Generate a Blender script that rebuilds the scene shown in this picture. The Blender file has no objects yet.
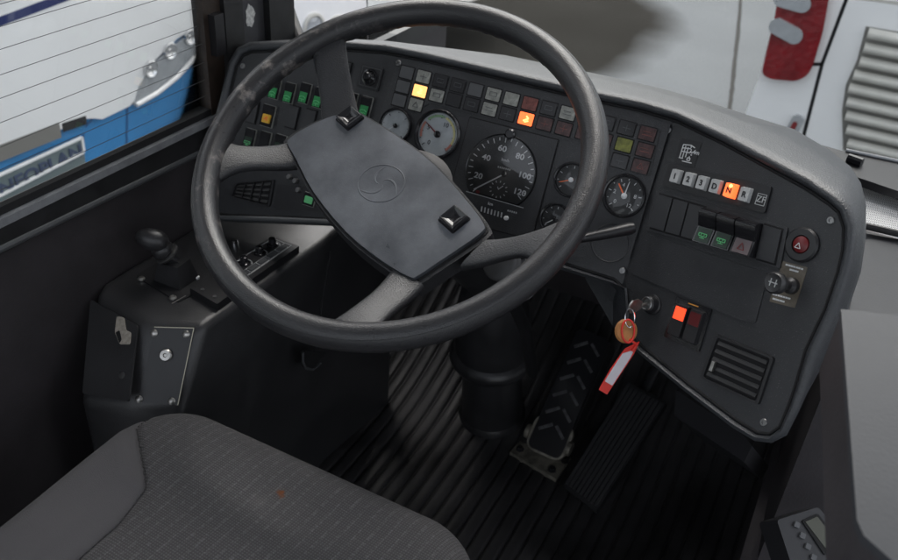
import bpy, bmesh, math, random
from mathutils import Vector as V, Matrix
from math import sin, cos, radians as R, pi, sqrt
random.seed(7)
sc = bpy.context.scene
COL = sc.collection

# ------------------------------------------------------------------ camera
CAM = V((0, 0, 1.22)); FPX = 880.0
yaw, pit, rol = R(25), R(33.5), R(4.4)
f_ = V((-sin(yaw)*cos(pit), cos(yaw)*cos(pit), -sin(pit)))
r0 = V((cos(yaw), sin(yaw), 0)); u0 = r0.cross(f_)
r_ = r0*cos(rol) + u0*sin(rol); u_ = u0*cos(rol) - r0*sin(rol)
def ray(x, y): return f_ + r_*((x-449)/FPX) + u_*((280-y)/FPX)
def hitp(x, y, o, n):
    d = ray(x, y); return CAM + d*((V(o)-CAM).dot(V(n))/d.dot(V(n)))
def dep(x, y, s): return CAM + ray(x, y)*s
def zc(x, y, z): return hitp(x, y, (0, 0, z), (0, 0, 1))
cam = bpy.data.cameras.new('camera'); co = bpy.data.objects.new('camera', cam); COL.objects.link(co)
mm = Matrix.Identity(4)
for i, a in enumerate((r_, u_, -f_)):
    for j in range(3): mm[j][i] = a[j]
mm.translation = CAM; co.matrix_world = mm
cam.sensor_width = 36; cam.lens = FPX/898*36; cam.clip_start = .02; cam.clip_end = 400
cam.dof.use_dof = True; cam.dof.focus_distance = 1.0; cam.dof.aperture_fstop = 9
sc.camera = co

# ------------------------------------------------------------------ planes (real surfaces with a frame)
class Pl:
    def __init__(s, o, D, U):
        s.o = V(o); s.D = V(D).normalized(); s.U = V(U).normalized(); s.N = s.D.cross(s.U)
    def l(s, x, y):
        h = hitp(x, y, s.o, s.N) - s.o; return (h.dot(s.D), h.dot(s.U))
    def ls(s, pts): return [s.l(*p) for p in pts]
    def p(s, a, b, h=0): return s.o + s.D*a + s.U*b + s.N*h
    def up(s, h): return Pl(s.o + s.N*h, s.D, s.U)
TAU = R(26)
UD = V((0, sin(TAU), cos(TAU))); ND = V((0, -cos(TAU), sin(TAU)))
PC = Pl(dep(500, 172, 1.15), (1, 0, 0), UD)
AC = PC.l(648, 200)[0]; BC = PC.l(648, 200)[1]
BW = R(28)
PR = Pl(PC.p(AC, BC), V((cos(BW), 0, 0)) + ND*sin(BW), UD)
def dashp(x, y):
    a, b = PC.l(x, y)
    return PC.p(a, b) if a <= AC else PR.p(*PR.l(x, y))
def pln(x, y): return PC if PC.l(x, y)[0] <= AC else PR

# ------------------------------------------------------------------ objects
WL = {}
def tagp(o, label=None, cat=None, group=None, kind=None):
    if label: o['label'] = label
    if cat: o['category'] = cat
    if group: o['group'] = group
    if kind: o['kind'] = kind
    return o
def thing(name, label, cat, loc, group=None, kind=None):
    o = bpy.data.objects.new(name, None); COL.objects.link(o); o.empty_display_size = .05
    o.location = V(loc); WL[o.name] = V(loc); return tagp(o, label, cat, group, kind)
def obj(name, bm, mat, parent=None, label=None, cat=None, group=None, kind=None, sharp=35, bev=0, seg=2, keep=False):
    if bev: bevel(bm, bev, seg)
    bmesh.ops.recalc_face_normals(bm, faces=bm.faces[:])
    for f in bm.faces: f.smooth = True
    ca = R(sharp)
    for e in bm.edges:
        if len(e.link_faces) == 2 and e.calc_face_angle(0) > ca: e.smooth = False
    c = V((0, 0, 0))
    if not keep:
        for v in bm.verts: c += v.co
        c /= max(1, len(bm.verts))
    for v in bm.verts: v.co -= c
    me = bpy.data.meshes.new(name); bm.to_mesh(me); bm.free()
    me.materials.append(mat)
    o = bpy.data.objects.new(name, me); COL.objects.link(o)
    pw = WL[parent.name] if parent else V((0, 0, 0))
    if parent: o.parent = parent
    o.location = c - pw; WL[o.name] = c.copy()
    return tagp(o, label, cat, group, kind)
def bevel(bm, w, seg=2, ang=30):
    es = [e for e in bm.edges if len(e.link_faces) == 2 and e.calc_face_angle(0) > R(ang)]
    if es: bmesh.ops.bevel(bm, geom=es, offset=w, segments=seg, affect='EDGES', profile=.5, clamp_overlap=True)
    return bm
def NB(): return bmesh.new()
def prism3(bm, low, high):
    a = [bm.verts.new(p) for p in low]; b = [bm.verts.new(p) for p in high]; n = len(a)
    bm.faces.new(a[::-1]); bm.faces.new(b)
    for i in range(n): bm.faces.new((a[i], a[(i+1) % n], b[(i+1) % n], b[i]))
    return bm
def prism(pl, pts, h0, h1, bm=None, top=1.0):
    bm = bm or NB()
    cx = sum(p[0] for p in pts)/len(pts); cy = sum(p[1] for p in pts)/len(pts)
    return prism3(bm, [pl.p(a, b, h0) for a, b in pts], [pl.p(cx+(a-cx)*top, cy+(b-cy)*top, h1) for a, b in pts])
def rrect(cx, cy, w, h, r, n=4, rot=0):
    out = []
    for k, (sx, sy) in enumerate(((1, 1), (-1, 1), (-1, -1), (1, -1))):
        for i in range(n+1):
            t = (k+i/n)*pi/2
            x = sx*(w/2-r)+r*cos(t); y = sy*(h/2-r)+r*sin(t)
            out.append((cx+x*cos(rot)-y*sin(rot), cy+x*sin(rot)+y*cos(rot)))
    return out
def roundpoly(pts, r, n=4):
    out = []; m = len(pts)
    for i in range(m):
        p0, p, p1 = V(pts[i-1]), V(pts[i]), V(pts[(i+1) % m])
        d0 = (p0-p); d1 = (p1-p); rr = min(r, d0.length*.45, d1.length*.45)
        a = p+d0.normalized()*rr; b = p+d1.normalized()*rr
        for k in range(n+1):
            t = k/n; out.append(tuple(a*(1-t)**2+p*2*t*(1-t)+b*t*t))
    return out
def scaleq(pts, s, dx=0):
    cx = sum(p[0] for p in pts)/len(pts); cy = sum(p[1] for p in pts)/len(pts)
    return [(cx+(a-cx)*s, cy+(b-cy)*s) for a, b in pts]
def lathe(pl, a, b, prof, n=40, bm=None):
    bm = bm or NB(); rings = []
    for r, h in prof:
        rings.append([bm.verts.new(pl.p(a+r*cos(2*pi*i/n), b+r*sin(2*pi*i/n), h)) for i in range(n)] if r > 1e-6 else [bm.verts.new(pl.p(a, b, h))])
    for q in range(len(rings)-1):
        A, B = rings[q], rings[q+1]
        for i in range(n):
            j = (i+1) % n
            if len(A) == 1 and len(B) == 1: break
            if len(A) == 1: bm.faces.new((A[0], B[j], B[i]))
            elif len(B) == 1: bm.faces.new((A[i], A[j], B[0]))
            else: bm.faces.new((A[i], A[j], B[j], B[i]))
    return bm
def lathev(c, axis, prof, n=40, bm=None):
    z = V(axis).normalized(); x = z.orthogonal().normalized(); pl = Pl(c, x, z.cross(x)); return lathe(pl, 0, 0, prof, n, bm)
def tube(pts, rad, n=12, closed=False, bm=None, flat=1.0, up=None, cap=True):
    bm = bm or NB(); pts = [V(p) for p in pts]; m = len(pts); rings = []; ref = None
    for i, p in enumerate(pts):
        if closed: t = pts[(i+1) % m]-pts[i-1]
        else: t = pts[min(i+1, m-1)]-pts[max(i-1, 0)]
        t.normalize()
        if up is not None: x = V(up); x = (x-t*x.dot(t)).normalized()
        elif ref is None: x = t.orthogonal().normalized()
        else: x = (ref-t*ref.dot(t)).normalized()
        ref = x; y = t.cross(x); r = rad[i] if isinstance(rad, (list, tuple)) else rad
        rings.append([bm.verts.new(p+x*(r*flat*cos(2*pi*k/n))+y*(r*sin(2*pi*k/n))) for k in range(n)])
    for i in range(m if closed else m-1):
        A, B = rings[i], rings[(i+1) % m]
        for k in range(n): bm.faces.new((A[k], A[(k+1) % n], B[(k+1) % n], B[k]))
    if not closed and cap: bm.faces.new(rings[0][::-1]); bm.faces.new(rings[-1])
    return bm
def loft(rows, bm=None, closedu=False):
    bm = bm or NB(); g = [[bm.verts.new(V(p)) for p in r] for r in rows]
    for i in range(len(g)-1):
        n = len(g[i])
        for j in range(n if closedu else n-1):
            bm.faces.new((g[i][j], g[i][(j+1) % n], g[i+1][(j+1) % n], g[i+1][j]))
    return bm
def box3(lo, hi, bm=None):
    x0, y0, z0 = lo; x1, y1, z1 = hi
    return prism3(bm or NB(), [(x0, y0, z0), (x1, y0, z0), (x1, y1, z0), (x0, y1, z0)], [(x0, y0, z1), (x1, y0, z1), (x1, y1, z1), (x0, y1, z1)])
def cat_rom(pts, n=6, closed=False):
    P = [V(p) for p in pts]; m = len(P); out = []
    for i in range(m if closed else m-1):
        g = lambda k: P[k % m] if closed else P[max(0, min(m-1, k))]
        a, b, c, d = g(i-1), g(i), g(i+1), g(i+2)
        for k in range(n):
            t = k/n; out.append(.5*((2*b)+(c-a)*t+(2*a-5*b+4*c-d)*t*t+(3*b-a-3*c+d)*t**3))
    if not closed: out.append(P[-1])
    return out
def text(name, s, pl, a, b, size, h, mat, parent, rot=0, thick=.0002, bold=0, sx=1.0, label=None):
    cu = bpy.data.curves.new('t', 'FONT'); cu.body = s; cu.size = size; cu.align_x = 'CENTER'; cu.align_y = 'CENTER'
    cu.extrude = thick; cu.offset = bold; cu.resolution_u = 3
    t = bpy.data.objects.new('t', cu); COL.objects.link(t)
    dg = bpy.context.evaluated_depsgraph_get(); me = bpy.data.meshes.new_from_object(t.evaluated_get(dg))
    bm = NB(); bm.from_mesh(me)
    for v in bm.verts:
        x, y = v.co.x*sx, v.co.y
        v.co = pl.p(a+x*cos(rot)-y*sin(rot), b+x*sin(rot)+y*cos(rot), h+v.co.z)
    bpy.data.objects.remove(t); bpy.data.curves.remove(cu); bpy.data.meshes.remove(me)
    return obj(name, bm, mat, parent, sharp=80, label=label)
def strokes(pl, lines, w, h, bm=None, th=.0004):
    """flat printed lines on a plane, local coords"""
    bm = bm or NB()
    for ln in lines:
        for (a0, b0), (a1, b1) in zip(ln, ln[1:]):
            d = V((a1-a0, b1-b0))
            if d.length < 1e-7: continue
            d.normalize(); nx, ny = -d.y*w/2, d.x*w/2
            prism3(bm, [pl.p(a0+nx, b0+ny, h), pl.p(a1+nx, b1+ny, h), pl.p(a1-nx, b1-ny, h), pl.p(a0-nx, b0-ny, h)],
                   [pl.p(a0+nx, b0+ny, h+th), pl.p(a1+nx, b1+ny, h+th), pl.p(a1-nx, b1-ny, h+th), pl.p(a0-nx, b0-ny, h+th)])
    return bm

# ------------------------------------------------------------------ materials
def mat(name, col, rough=.5, metal=0, bump=0, bscale=400, btype='noise', var=0, vscale=8, emit=None, es=0, spec=.5, coat=0, rvar=0, col2=None, dust=0, bdist=.001):
    m = bpy.data.materials.new(name); m.use_nodes = True; nt = m.node_tree; N = nt.nodes; L = nt.links
    b = N['Principled BSDF']; c = (*col, 1) if len(col) == 3 else col
    b.inputs['Base Color'].default_value = c; b.inputs['Roughness'].default_value = rough; b.inputs['Metallic'].default_value = metal
    b.inputs['Specular IOR Level'].default_value = spec; b.inputs['Coat Weight'].default_value = coat; b.inputs['Coat Roughness'].default_value = .1
    tc = N.new('ShaderNodeTexCoord')
    last = None
    if var or rvar or col2:
        n1 = N.new('ShaderNodeTexNoise'); n1.inputs['Scale'].default_value = vscale; n1.inputs['Detail'].default_value = 8; n1.inputs['Roughness'].default_value = .65
        L.new(tc.outputs['Object'], n1.inputs['Vector'])
        rp = N.new('ShaderNodeMapRange'); rp.inputs['From Min'].default_value = .35; rp.inputs['From Max'].default_value = .68
        L.new(n1.outputs['Fac'], rp.inputs['Value'])
        mx = N.new('ShaderNodeMix'); mx.data_type = 'RGBA'
        c2 = (*col2, 1) if col2 else tuple(min(1, q*(1+var)) for q in c[:3])+(1,)
        c1 = c if col2 else tuple(q*(1-var) for q in c[:3])+(1,)
        mx.inputs[6].default_value = c1; mx.inputs[7].default_value = c2
        L.new(rp.outputs[0], mx.inputs[0]); L.new(mx.outputs[2], b.inputs['Base Color']); last = mx
        if rvar:
            r2 = N.new('ShaderNodeMapRange'); r2.inputs['From Min'].default_value = .3; r2.inputs['From Max'].default_value = .7
            r2.inputs['To Min'].default_value = max(.02, rough-rvar); r2.inputs['To Max'].default_value = min(1, rough+rvar)
            L.new(n1.outputs['Fac'], r2.inputs['Value']); L.new(r2.outputs[0], b.inputs['Roughness'])
    if dust:
        n3 = N.new('ShaderNodeTexNoise'); n3.inputs['Scale'].default_value = 900; n3.inputs['Detail'].default_value = 2
        L.new(tc.outputs['Object'], n3.inputs['Vector'])
        n4 = N.new('ShaderNodeTexNoise'); n4.inputs['Scale'].default_value = 14; n4.inputs['Detail'].default_value = 6
        L.new(tc.outputs['Object'], n4.inputs['Vector'])
        mr = N.new('ShaderNodeMapRange'); mr.inputs['From Min'].default_value = .66; mr.inputs['From Max'].default_value = .74
        L.new(n3.outputs['Fac'], mr.inputs['Value'])
        mu = N.new('ShaderNodeMath'); mu.operation = 'MULTIPLY'; L.new(mr.outputs[0], mu.inputs[0]); L.new(n4.outputs['Fac'], mu.inputs[1])
        m5 = N.new('ShaderNodeMath'); m5.operation = 'MULTIPLY'; L.new(mu.outputs[0], m5.inputs[0]); m5.inputs[1].default_value = dust
        md = N.new('ShaderNodeMix'); md.data_type = 'RGBA'; L.new(m5.outputs[0], md.inputs[0])
        if last: L.new(last.outputs[2], md.inputs[6])
        else: md.inputs[6].default_value = c
        md.inputs[7].default_value = (.3, .28, .26, 1); L.new(md.outputs[2], b.inputs['Base Color'])
    if bump:
        if btype == 'noise':
            t = N.new('ShaderNodeTexNoise'); t.inputs['Detail'].default_value = 4; out = 'Fac'
        else:
            t = N.new('ShaderNodeTexVoronoi'); out = 'Distance'
        t.inputs['Scale'].default_value = bscale; L.new(tc.outputs['Object'], t.inputs['Vector'])
        bp = N.new('ShaderNodeBump'); bp.inputs['Strength'].default_value = bump; bp.inputs['Distance'].default_value = bdist
        L.new(t.outputs[out], bp.inputs['Height']); L.new(bp.outputs[0], b.inputs['Normal'])
    if emit: b.inputs['Emission Color'].default_value = (*emit, 1); b.inputs['Emission Strength'].default_value = es
    return m
M = {}
M['dash'] = mat('dash_plastic', (.026, .027, .030), .42, bump=.35, bscale=900, btype='v', var=.2, vscale=12, dust=.55, rvar=.08, bdist=.0006)
M['slatb'] = mat('vent_slat', (.009, .009, .010), .45)
M['wire'] = mat('wire', (.05, .05, .05), .6)
M['hood'] = mat('hood_vinyl', (.040, .043, .048), .42, bump=.45, bscale=520, btype='v', var=.2, vscale=9, rvar=.06, dust=.5, bdist=.0008)
M['black'] = mat('black_plastic', (.015, .015, .017), .4, bump=.1, bscale=700)
M['gap'] = mat('black_gap', (.004, .004, .005), .8)
M['gloss'] = mat('gloss_black', (.014, .014, .016), .16, rvar=.06, vscale=60)
M['blank'] = mat('blank_plate', (.026, .027, .030), .42, bump=.2, bscale=1200, btype='v', bdist=.0004)
M['rim'] = None
M['pad'] = mat('pad_vinyl', (.084, .090, .102), .36, bump=.12, bscale=900, btype='v', var=.3, vscale=14, rvar=.1, dust=.4, bdist=.0005)
M['spoke'] = mat('spoke_vinyl', (.023, .0235, .026), .48, bump=.45, bscale=600, btype='v', var=.15, vscale=25, bdist=.0009)
M['chrome'] = mat('chrome', (.75, .75, .76), .15, 1)
M['steel'] = mat('steel', (.45, .44, .42), .38, 1, var=.3, vscale=80)
M['dsteel'] = mat('worn_steel_plate', (.24, .225, .19), .5, .5, var=.5, vscale=60, bump=.3, bscale=200, rvar=.15, dust=.3)
M['screw'] = mat('screw_metal', (.22, .22, .22), .35, .9)
M['white'] = mat('white_print', (.62, .63, .64), .6)
M['pale'] = mat('sky_reflection_gauge_face', (.42, .45, .47), .35, var=.1, vscale=60)  # sky reflection in the gauge glass, painted as a pale face
M['face'] = mat('black_gauge_face', (.016, .017, .018), .45)
M['orange'] = mat('orange_needle', (.9, .16, .03), .5)
M['red'] = mat('red_plastic', (.13, .008, .010), .35)
M['cellA'] = mat('indicator_dark', (.07, .073, .077), .4, bump=.1, bscale=500)
M['cellB'] = mat('indicator_grey', (.24, .245, .225), .4, var=.3, vscale=200)
M['cellC'] = mat('indicator_black', (.02, .02, .022), .3)
M['cellR'] = mat('indicator_dull_red', (.17, .05, .04), .4, var=.4, vscale=180)
M['cellY'] = mat('indicator_dull_yellow', (.16, .17, .03), .4, var=.5, vscale=120)
M['cellM'] = mat('indicator_maroon', (.06, .028, .028), .4, var=.5, vscale=160)
M['litY'] = mat('lamp_amber', (.9, .5, .15), .4, emit=(1, .42, .14), es=.5)
M['litO'] = mat('lamp_orange', (.9, .2, .05), .4, emit=(1, .12, .03), es=.6)
M['litR'] = mat('lamp_red', (.9, .08, .03), .4, emit=(1, .045, .012), es=.55)
M['litc'] = mat('lamp_core', (1, .7, .3), .4, emit=(1, .5, .1), es=1.0)
M['dred'] = mat('unlit_red_lamp', (.10, .008, .01), .25)
M['key'] = mat('grey_button', (.46, .47, .47), .45, var=.15, vscale=90)
M['ink'] = mat('black_ink', (.02, .02, .022), .5)
M['green'] = mat('green_print', (.010, .24, .06), .5, var=.2, vscale=90)
M['lgreen'] = mat('pale_green_print', (.12, .50, .20), .5)
M['yellow'] = mat('yellow_button', (.75, .42, .03), .4)
M['rubber'] = mat('floor_rubber', (.034, .033, .034), .42, bump=.25, bscale=250, var=.5, vscale=7, rvar=.14, dust=.35)
M['wall'] = mat('wall_vinyl', (.036, .032, .035), .55, bump=.3, bscale=350, var=.3, vscale=6, dust=.2)
M['console'] = mat('console_vinyl', (.030, .030, .032), .36, bump=.2, bscale=500, btype='v', var=.2, vscale=10, rvar=.08, dust=.3, bdist=.0006)
M['col'] = mat('column_plastic', (.023, .023, .025), .36, bump=.12, bscale=700, var=.3, vscale=20, rvar=.05, dust=.2)
M['bolster'] = mat('bolster_cloth', (.054, .052, .056), .9, bump=.5, bscale=1100, var=.03, vscale=30)
M['grey'] = mat('grey_panel', (.037, .0385, .044), .6, bump=.25, bscale=350, btype='v', var=.06, vscale=20, dust=.1, bdist=.0004)
M['alu'] = mat('aluminium_rail', (.34, .35, .37), .45, .5, var=.2, vscale=30)
M['frame'] = mat('window_rubber', (.02, .02, .021), .45, var=.4, vscale=20)
M['pillar'] = mat('pillar_grey', (.045, .045, .05), .5, var=.25, vscale=14, dust=.5)
M['leather'] = mat('tan_leather', (.40, .17, .05), .6, bump=.3, bscale=300, var=.25, vscale=60)
M['redband'] = mat('red_plastic_band', (.65, .03, .02), .4)
M['paper'] = mat('paper_label', (.62, .58, .62), .7, var=.06, vscale=60)
M['wpaint'] = mat('white_paint', (.86, .86, .86), .25, coat=.3, var=.03, vscale=2)
M['bpaint'] = mat('blue_paint', (.035, .24, .55), .25, coat=.4, var=.08, vscale=4)
M['lens'] = mat('clear_lens', (.42, .44, .46), .12, .25, coat=1, var=.12, vscale=12)
M['rlens'] = mat('red_lens', (.20, .005, .009), .12, coat=1, bump=.6, bscale=34, btype='v', bdist=.003, var=.3, vscale=9)
M['slat'] = mat('beige_slat', (.52, .51, .47), .4, var=.08, vscale=10)
M['slatgap'] = mat('grille_shadow_board', (.20, .195, .18), .7)
M['tyre'] = mat('tyre_rubber', (.02, .02, .02), .7, bump=.2, bscale=60)
M['sticker'] = mat('worn_sticker', (.6, .6, .58), .6, var=.3, vscale=200)
M['lcd'] = mat('lcd', (.05, .052, .035), .3)

# rim: worn rubber, paler scuffs where the hands hold it
m = mat('rim_rubber', (.034, .035, .038), .36, bump=.35, bscale=750, btype='v', bdist=.0007); M['rim'] = m
nt = m.node_tree; N = nt.nodes; L = nt.links; b = N['Principled BSDF']
tc = N.new('ShaderNodeTexCoord'); mp = N.new('ShaderNodeMapping'); mp.inputs['Scale'].default_value = (1, 1, 1); L.new(tc.outputs['Object'], mp.inputs['Vector'])
n1 = N.new('ShaderNodeTexNoise'); n1.inputs['Scale'].default_value = 38; n1.inputs['Detail'].default_value = 10; n1.inputs['Roughness'].default_value = .7; L.new(mp.outputs[0], n1.inputs['Vector'])
gr = N.new('ShaderNodeSeparateXYZ'); L.new(tc.outputs['Object'], gr.inputs[0])
ms = N.new('ShaderNodeMapRange'); ms.inputs['From Min'].default_value = -.08; ms.inputs['From Max'].default_value = -.19; L.new(gr.outputs[0], ms.inputs['Value'])
mr = N.new('ShaderNodeMapRange'); mr.inputs['From Min'].default_value = .53; mr.inputs['From Max'].default_value = .70; L.new(n1.outputs['Fac'], mr.inputs['Value'])
mu = N.new('ShaderNodeMath'); mu.operation = 'MULTIPLY'; L.new(ms.outputs[0], mu.inputs[0]); L.new(mr.outputs[0], mu.inputs[1])
mx = N.new('ShaderNodeMix'); mx.data_type = 'RGBA'; mx.inputs[6].default_value = (.023, .023, .025, 1); mx.inputs[7].default_value = (.24, .215, .20, 1)
L.new(mu.outputs[0], mx.inputs[0]); L.new(mx.outputs[2], b.inputs['Base Color'])
rr = N.new('ShaderNodeMapRange'); rr.inputs['To Min'].default_value = .20; rr.inputs['To Max'].default_value = .42; L.new(n1.outputs['Fac'], rr.inputs['Value']); L.new(rr.outputs[0], b.inputs['Roughness'])

# seat weave
m = bpy.data.materials.new('seat_weave'); m.use_nodes = True; M['weave'] = m
nt = m.node_tree; N = nt.nodes; L = nt.links; b = N['Principled BSDF']; b.inputs['Roughness'].default_value = .95; b.inputs['Specular IOR Level'].default_value = .2
tc = N.new('ShaderNodeTexCoord'); mp = N.new('ShaderNodeMapping'); mp.inputs['Rotation'].default_value = (0, 0, R(4)); L.new(tc.outputs['Object'], mp.inputs['Vector'])
def wv(sc_, d, prof='SIN', dist=.6):
    w = N.new('ShaderNodeTexWave'); w.inputs['Scale'].default_value = sc_; w.bands_direction = d; w.wave_profile = prof
    w.inputs['Distortion'].default_value = dist; w.inputs['Detail Scale'].default_value = 3; L.new(mp.outputs[0], w.inputs['Vector']); return w
def mth(op, a, b_, cl=False):
    q = N.new('ShaderNodeMath'); q.operation = op; q.use_clamp = cl
    for i, s in enumerate((a, b_)):
        if isinstance(s, (int, float)): q.inputs[i].default_value = s
        else: L.new(s, q.inputs[i])
    return q.outputs[0]
w1 = wv(105, 'X'); w2 = wv(105, 'Y'); w3 = wv(24, 'X', dist=.3); w4 = wv(38, 'Y', dist=.3)
wef = mth('MULTIPLY', w1.outputs['Fac'], w2.outputs['Fac'])
ln = mth('POWER', w3.outputs['Fac'], 9.0); ln2 = mth('POWER', w4.outputs['Fac'], 12.0)
nn = N.new('ShaderNodeTexNoise'); nn.inputs['Scale'].default_value = 260; L.new(tc.outputs['Object'], nn.inputs['Vector'])
nm = N.new('ShaderNodeMapRange'); nm.inputs['From Min'].default_value = .42; nm.inputs['From Max'].default_value = .6; L.new(nn.outputs['Fac'], nm.inputs['Value'])
lines = mth('MULTIPLY', mth('ADD', ln, mth('MULTIPLY', ln2, .4)), nm.outputs[0])
val = mth('ADD', mth('MULTIPLY', wef, .042), mth('ADD', mth('MULTIPLY', lines, .028), .048))
cc = N.new('ShaderNodeCombineColor'); L.new(val, cc.inputs[0]); L.new(mth('MULTIPLY', val, .975), cc.inputs[1]); L.new(mth('MULTIPLY', val, 1.01), cc.inputs[2])
# rust spot and pale smudge, set in the cloth
STAIN = zc(280, 497, .5); SM = zc(258, 505, .5)
geo = N.new('ShaderNodeNewGeometry')
def spot(c, r, soft, nz):
    d = N.new('ShaderNodeVectorMath'); d.operation = 'DISTANCE'; L.new(geo.outputs['Position'], d.inputs[0]); d.inputs[1].default_value = c
    n = N.new('ShaderNodeTexNoise'); n.inputs['Scale'].default_value = nz; L.new(geo.outputs['Position'], n.inputs['Vector'])
    dd = mth('ADD', d.outputs['Value'], mth('MULTIPLY', mth('SUBTRACT', n.outputs['Fac'], .5), r*2.2))
    g = N.new('ShaderNodeMapRange'); g.inputs['From Min'].default_value = r+soft; g.inputs['From Max'].default_value = r; L.new(dd, g.inputs['Value']); return g.outputs[0]
m1 = N.new('ShaderNodeMix'); m1.data_type = 'RGBA'; L.new(mth('MULTIPLY', spot(SM, .004, .010, 90), .16), m1.inputs[0]); L.new(cc.outputs[0], m1.inputs[6]); m1.inputs[7].default_value = (.17, .16, .155, 1)
m2 = N.new('ShaderNodeMix'); m2.data_type = 'RGBA'; L.new(spot(STAIN, .0045, .003, 160), m2.inputs[0]); L.new(m1.outputs[2], m2.inputs[6]); m2.inputs[7].default_value = (.11, .038, .014, 1)
L.new(m2.outputs[2], b.inputs['Base Color'])
bp = N.new('ShaderNodeBump'); bp.inputs['Strength'].default_value = .6; bp.inputs['Distance'].default_value = .001; L.new(mth('ADD', wef, lines), bp.inputs['Height']); L.new(bp.outputs[0], b.inputs['Normal'])

def glass(name, refl=.06, tint=(1, 1, 1), rough=.02):
    m = bpy.data.materials.new(name); m.use_nodes = True; nt = m.node_tree; N = nt.nodes; L = nt.links
    N.remove(N['Principled BSDF']); t = N.new('ShaderNodeBsdfTransparent'); t.inputs[0].default_value = (*tint, 1)
    g = N.new('ShaderNodeBsdfGlossy'); g.inputs['Roughness'].default_value = rough; mx = N.new('ShaderNodeMixShader')
    fr = N.new('ShaderNodeFresnel'); fr.inputs[0].default_value = 1.3
    mu = N.new('ShaderNodeMath'); mu.operation = 'ADD'; L.new(fr.outputs[0], mu.inputs[0]); mu.inputs[1].default_value = refl-.02
    L.new(mu.outputs[0], mx.inputs[0]); L.new(t.outputs[0], mx.inputs[1]); L.new(g.outputs[0], mx.inputs[2]); L.new(mx.outputs[0], N['Material Output'].inputs[0]); return m
M['glass'] = glass('gauge_glass', .03, rough=.05); M['wglass'] = glass('window_glass', .02, (.97, .98, .97))

# ------------------------------------------------------------------ world, sun
w = bpy.data.worlds.new('World'); sc.world = w; w.use_nodes = True; nt = w.node_tree
sky = nt.nodes.new('ShaderNodeTexSky'); sky.sky_type = 'NISHITA'; sky.sun_disc = False
SE, SR = R(62), R(338)
sky.sun_elevation = SE; sky.sun_rotation = SR; sky.dust_density = 6; sky.air_density = 1.2; sky.ozone_density = 1
hs = nt.nodes.new('ShaderNodeHueSaturation'); hs.inputs['Saturation'].default_value = .30
nt.links.new(sky.outputs[0], hs.inputs['Color']); nt.links.new(hs.outputs[0], nt.nodes['Background'].inputs[0])
nt.nodes['Background'].inputs[1].default_value = .13
sl = bpy.data.lights.new('sun', 'SUN'); sl.energy = .8; sl.angle = R(40); sl.color = (1, .97, .93)
so = bpy.data.objects.new('sun', sl); COL.objects.link(so)
sd = V((sin(SR)*cos(SE), cos(SR)*cos(SE), sin(SE)))     # towards the sun
so.rotation_euler = sd.to_track_quat('Z', 'Y').to_euler(); so.location = (0, 0, 5)
sc.view_settings.view_transform = 'Standard'; sc.view_settings.look = 'None'; sc.view_settings.exposure = 1.75
sc.render.engine = 'CYCLES'

# ================================================================== DASHBOARD
dash = thing('dashboard', 'black wraparound dashboard full of gauges, warning lights and switches behind the steering wheel', 'dashboard', (-.35, 1.0, .6))
seam = [  # (seam px, outer silhouette px, extra depth behind the seam)
 ((216, 150), (207, 150), .025), ((222, 126), (214, 124), .025), ((229, 100), (221, 98), .025), ((237, 66), (230, 62), .03), ((243, 56), (238, 50), .04), ((252, 52), (248, 45), .06),
 ((300, 50), (300, 42), .10), ((345, 50), (345, 41), .12), ((385, 53), (390, 43), .12), ((421, 60), (440, 47), .12), ((480, 74), (505, 55), .13),
 ((576, 97), (598, 74), .13), ((640, 110.5), (654, 86.5), .13), ((676, 121), (700, 99), .12), ((722, 143), (748, 115), .12), ((770, 169), (794, 129), .11), ((805, 188), (830, 150), .09),
 ((829, 204), (851, 167), .07), ((839, 213), (861, 183), .055), ((844, 228), (866, 205), .045), ((843, 250), (866, 237), .035), ((838, 272), (861, 272), .03), ((825, 310), (843, 325), .03), ((806, 350), (823, 365), .03),
 ((796, 385), (806, 396), .02), ((790, 403), (796, 415), .02), ((780, 427), (786, 436), .015), ((770, 434), (773, 442), .012), ((758, 433), (757, 441), .01), ((738, 421), (735, 429), .01), ((690, 385), (686, 392), .01), ((642, 346), (638, 353), .01),
 ((630, 332), (623, 336), .01), ((627, 316), (619, 318), .01), ((625, 290), (617, 291), .01), ((614, 279), (610, 284), .01), ((560, 262), (558, 269), .01), ((500, 246), (498, 253), .01),
 ((420, 228), (420, 235), .01), ((330, 219), (330, 226), .01), ((232, 215), (232, 222), .01), ((218, 213), (212, 220), .015), ((214, 205), (206, 206), .02)]
SP = [dashp(*s[0]) for s in seam]
# panel outline on the two planes, split at the crease
locs = []
for s in seam:
    a, b = PC.l(*s[0]); locs.append((a, b) if a <= AC else None)
left = []; right = []
n = len(seam)
for i in range(n):
    a0 = locs[i]; a1 = locs[(i+1) % n]
    if a0 is not None: left.append(a0)
    else: right.append(PR.l(*seam[i][0]))
    if (a0 is None) != (a1 is None):
        q0, q1 = seam[i][0], seam[(i+1) % n][0]
        lo, hi = 0., 1.
        for _ in range(30):
            t = (lo+hi)/2; x = q0[0]+(q1[0]-q0[0])*t; y = q0[1]+(q1[1]-q0[1])*t
            if (PC.l(x, y)[0] <= AC) == (a0 is not None): lo = t
            else: hi = t
        left.append((AC, PC.l(x, y)[1])); right.append((0, PC.l(x, y)[1]-BC))
bm = prism(PC, left, -.006, 0); prism(PR, right, -.006, 0, bm)
panel = obj('panel', bm, M['dash'], dash)
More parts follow.
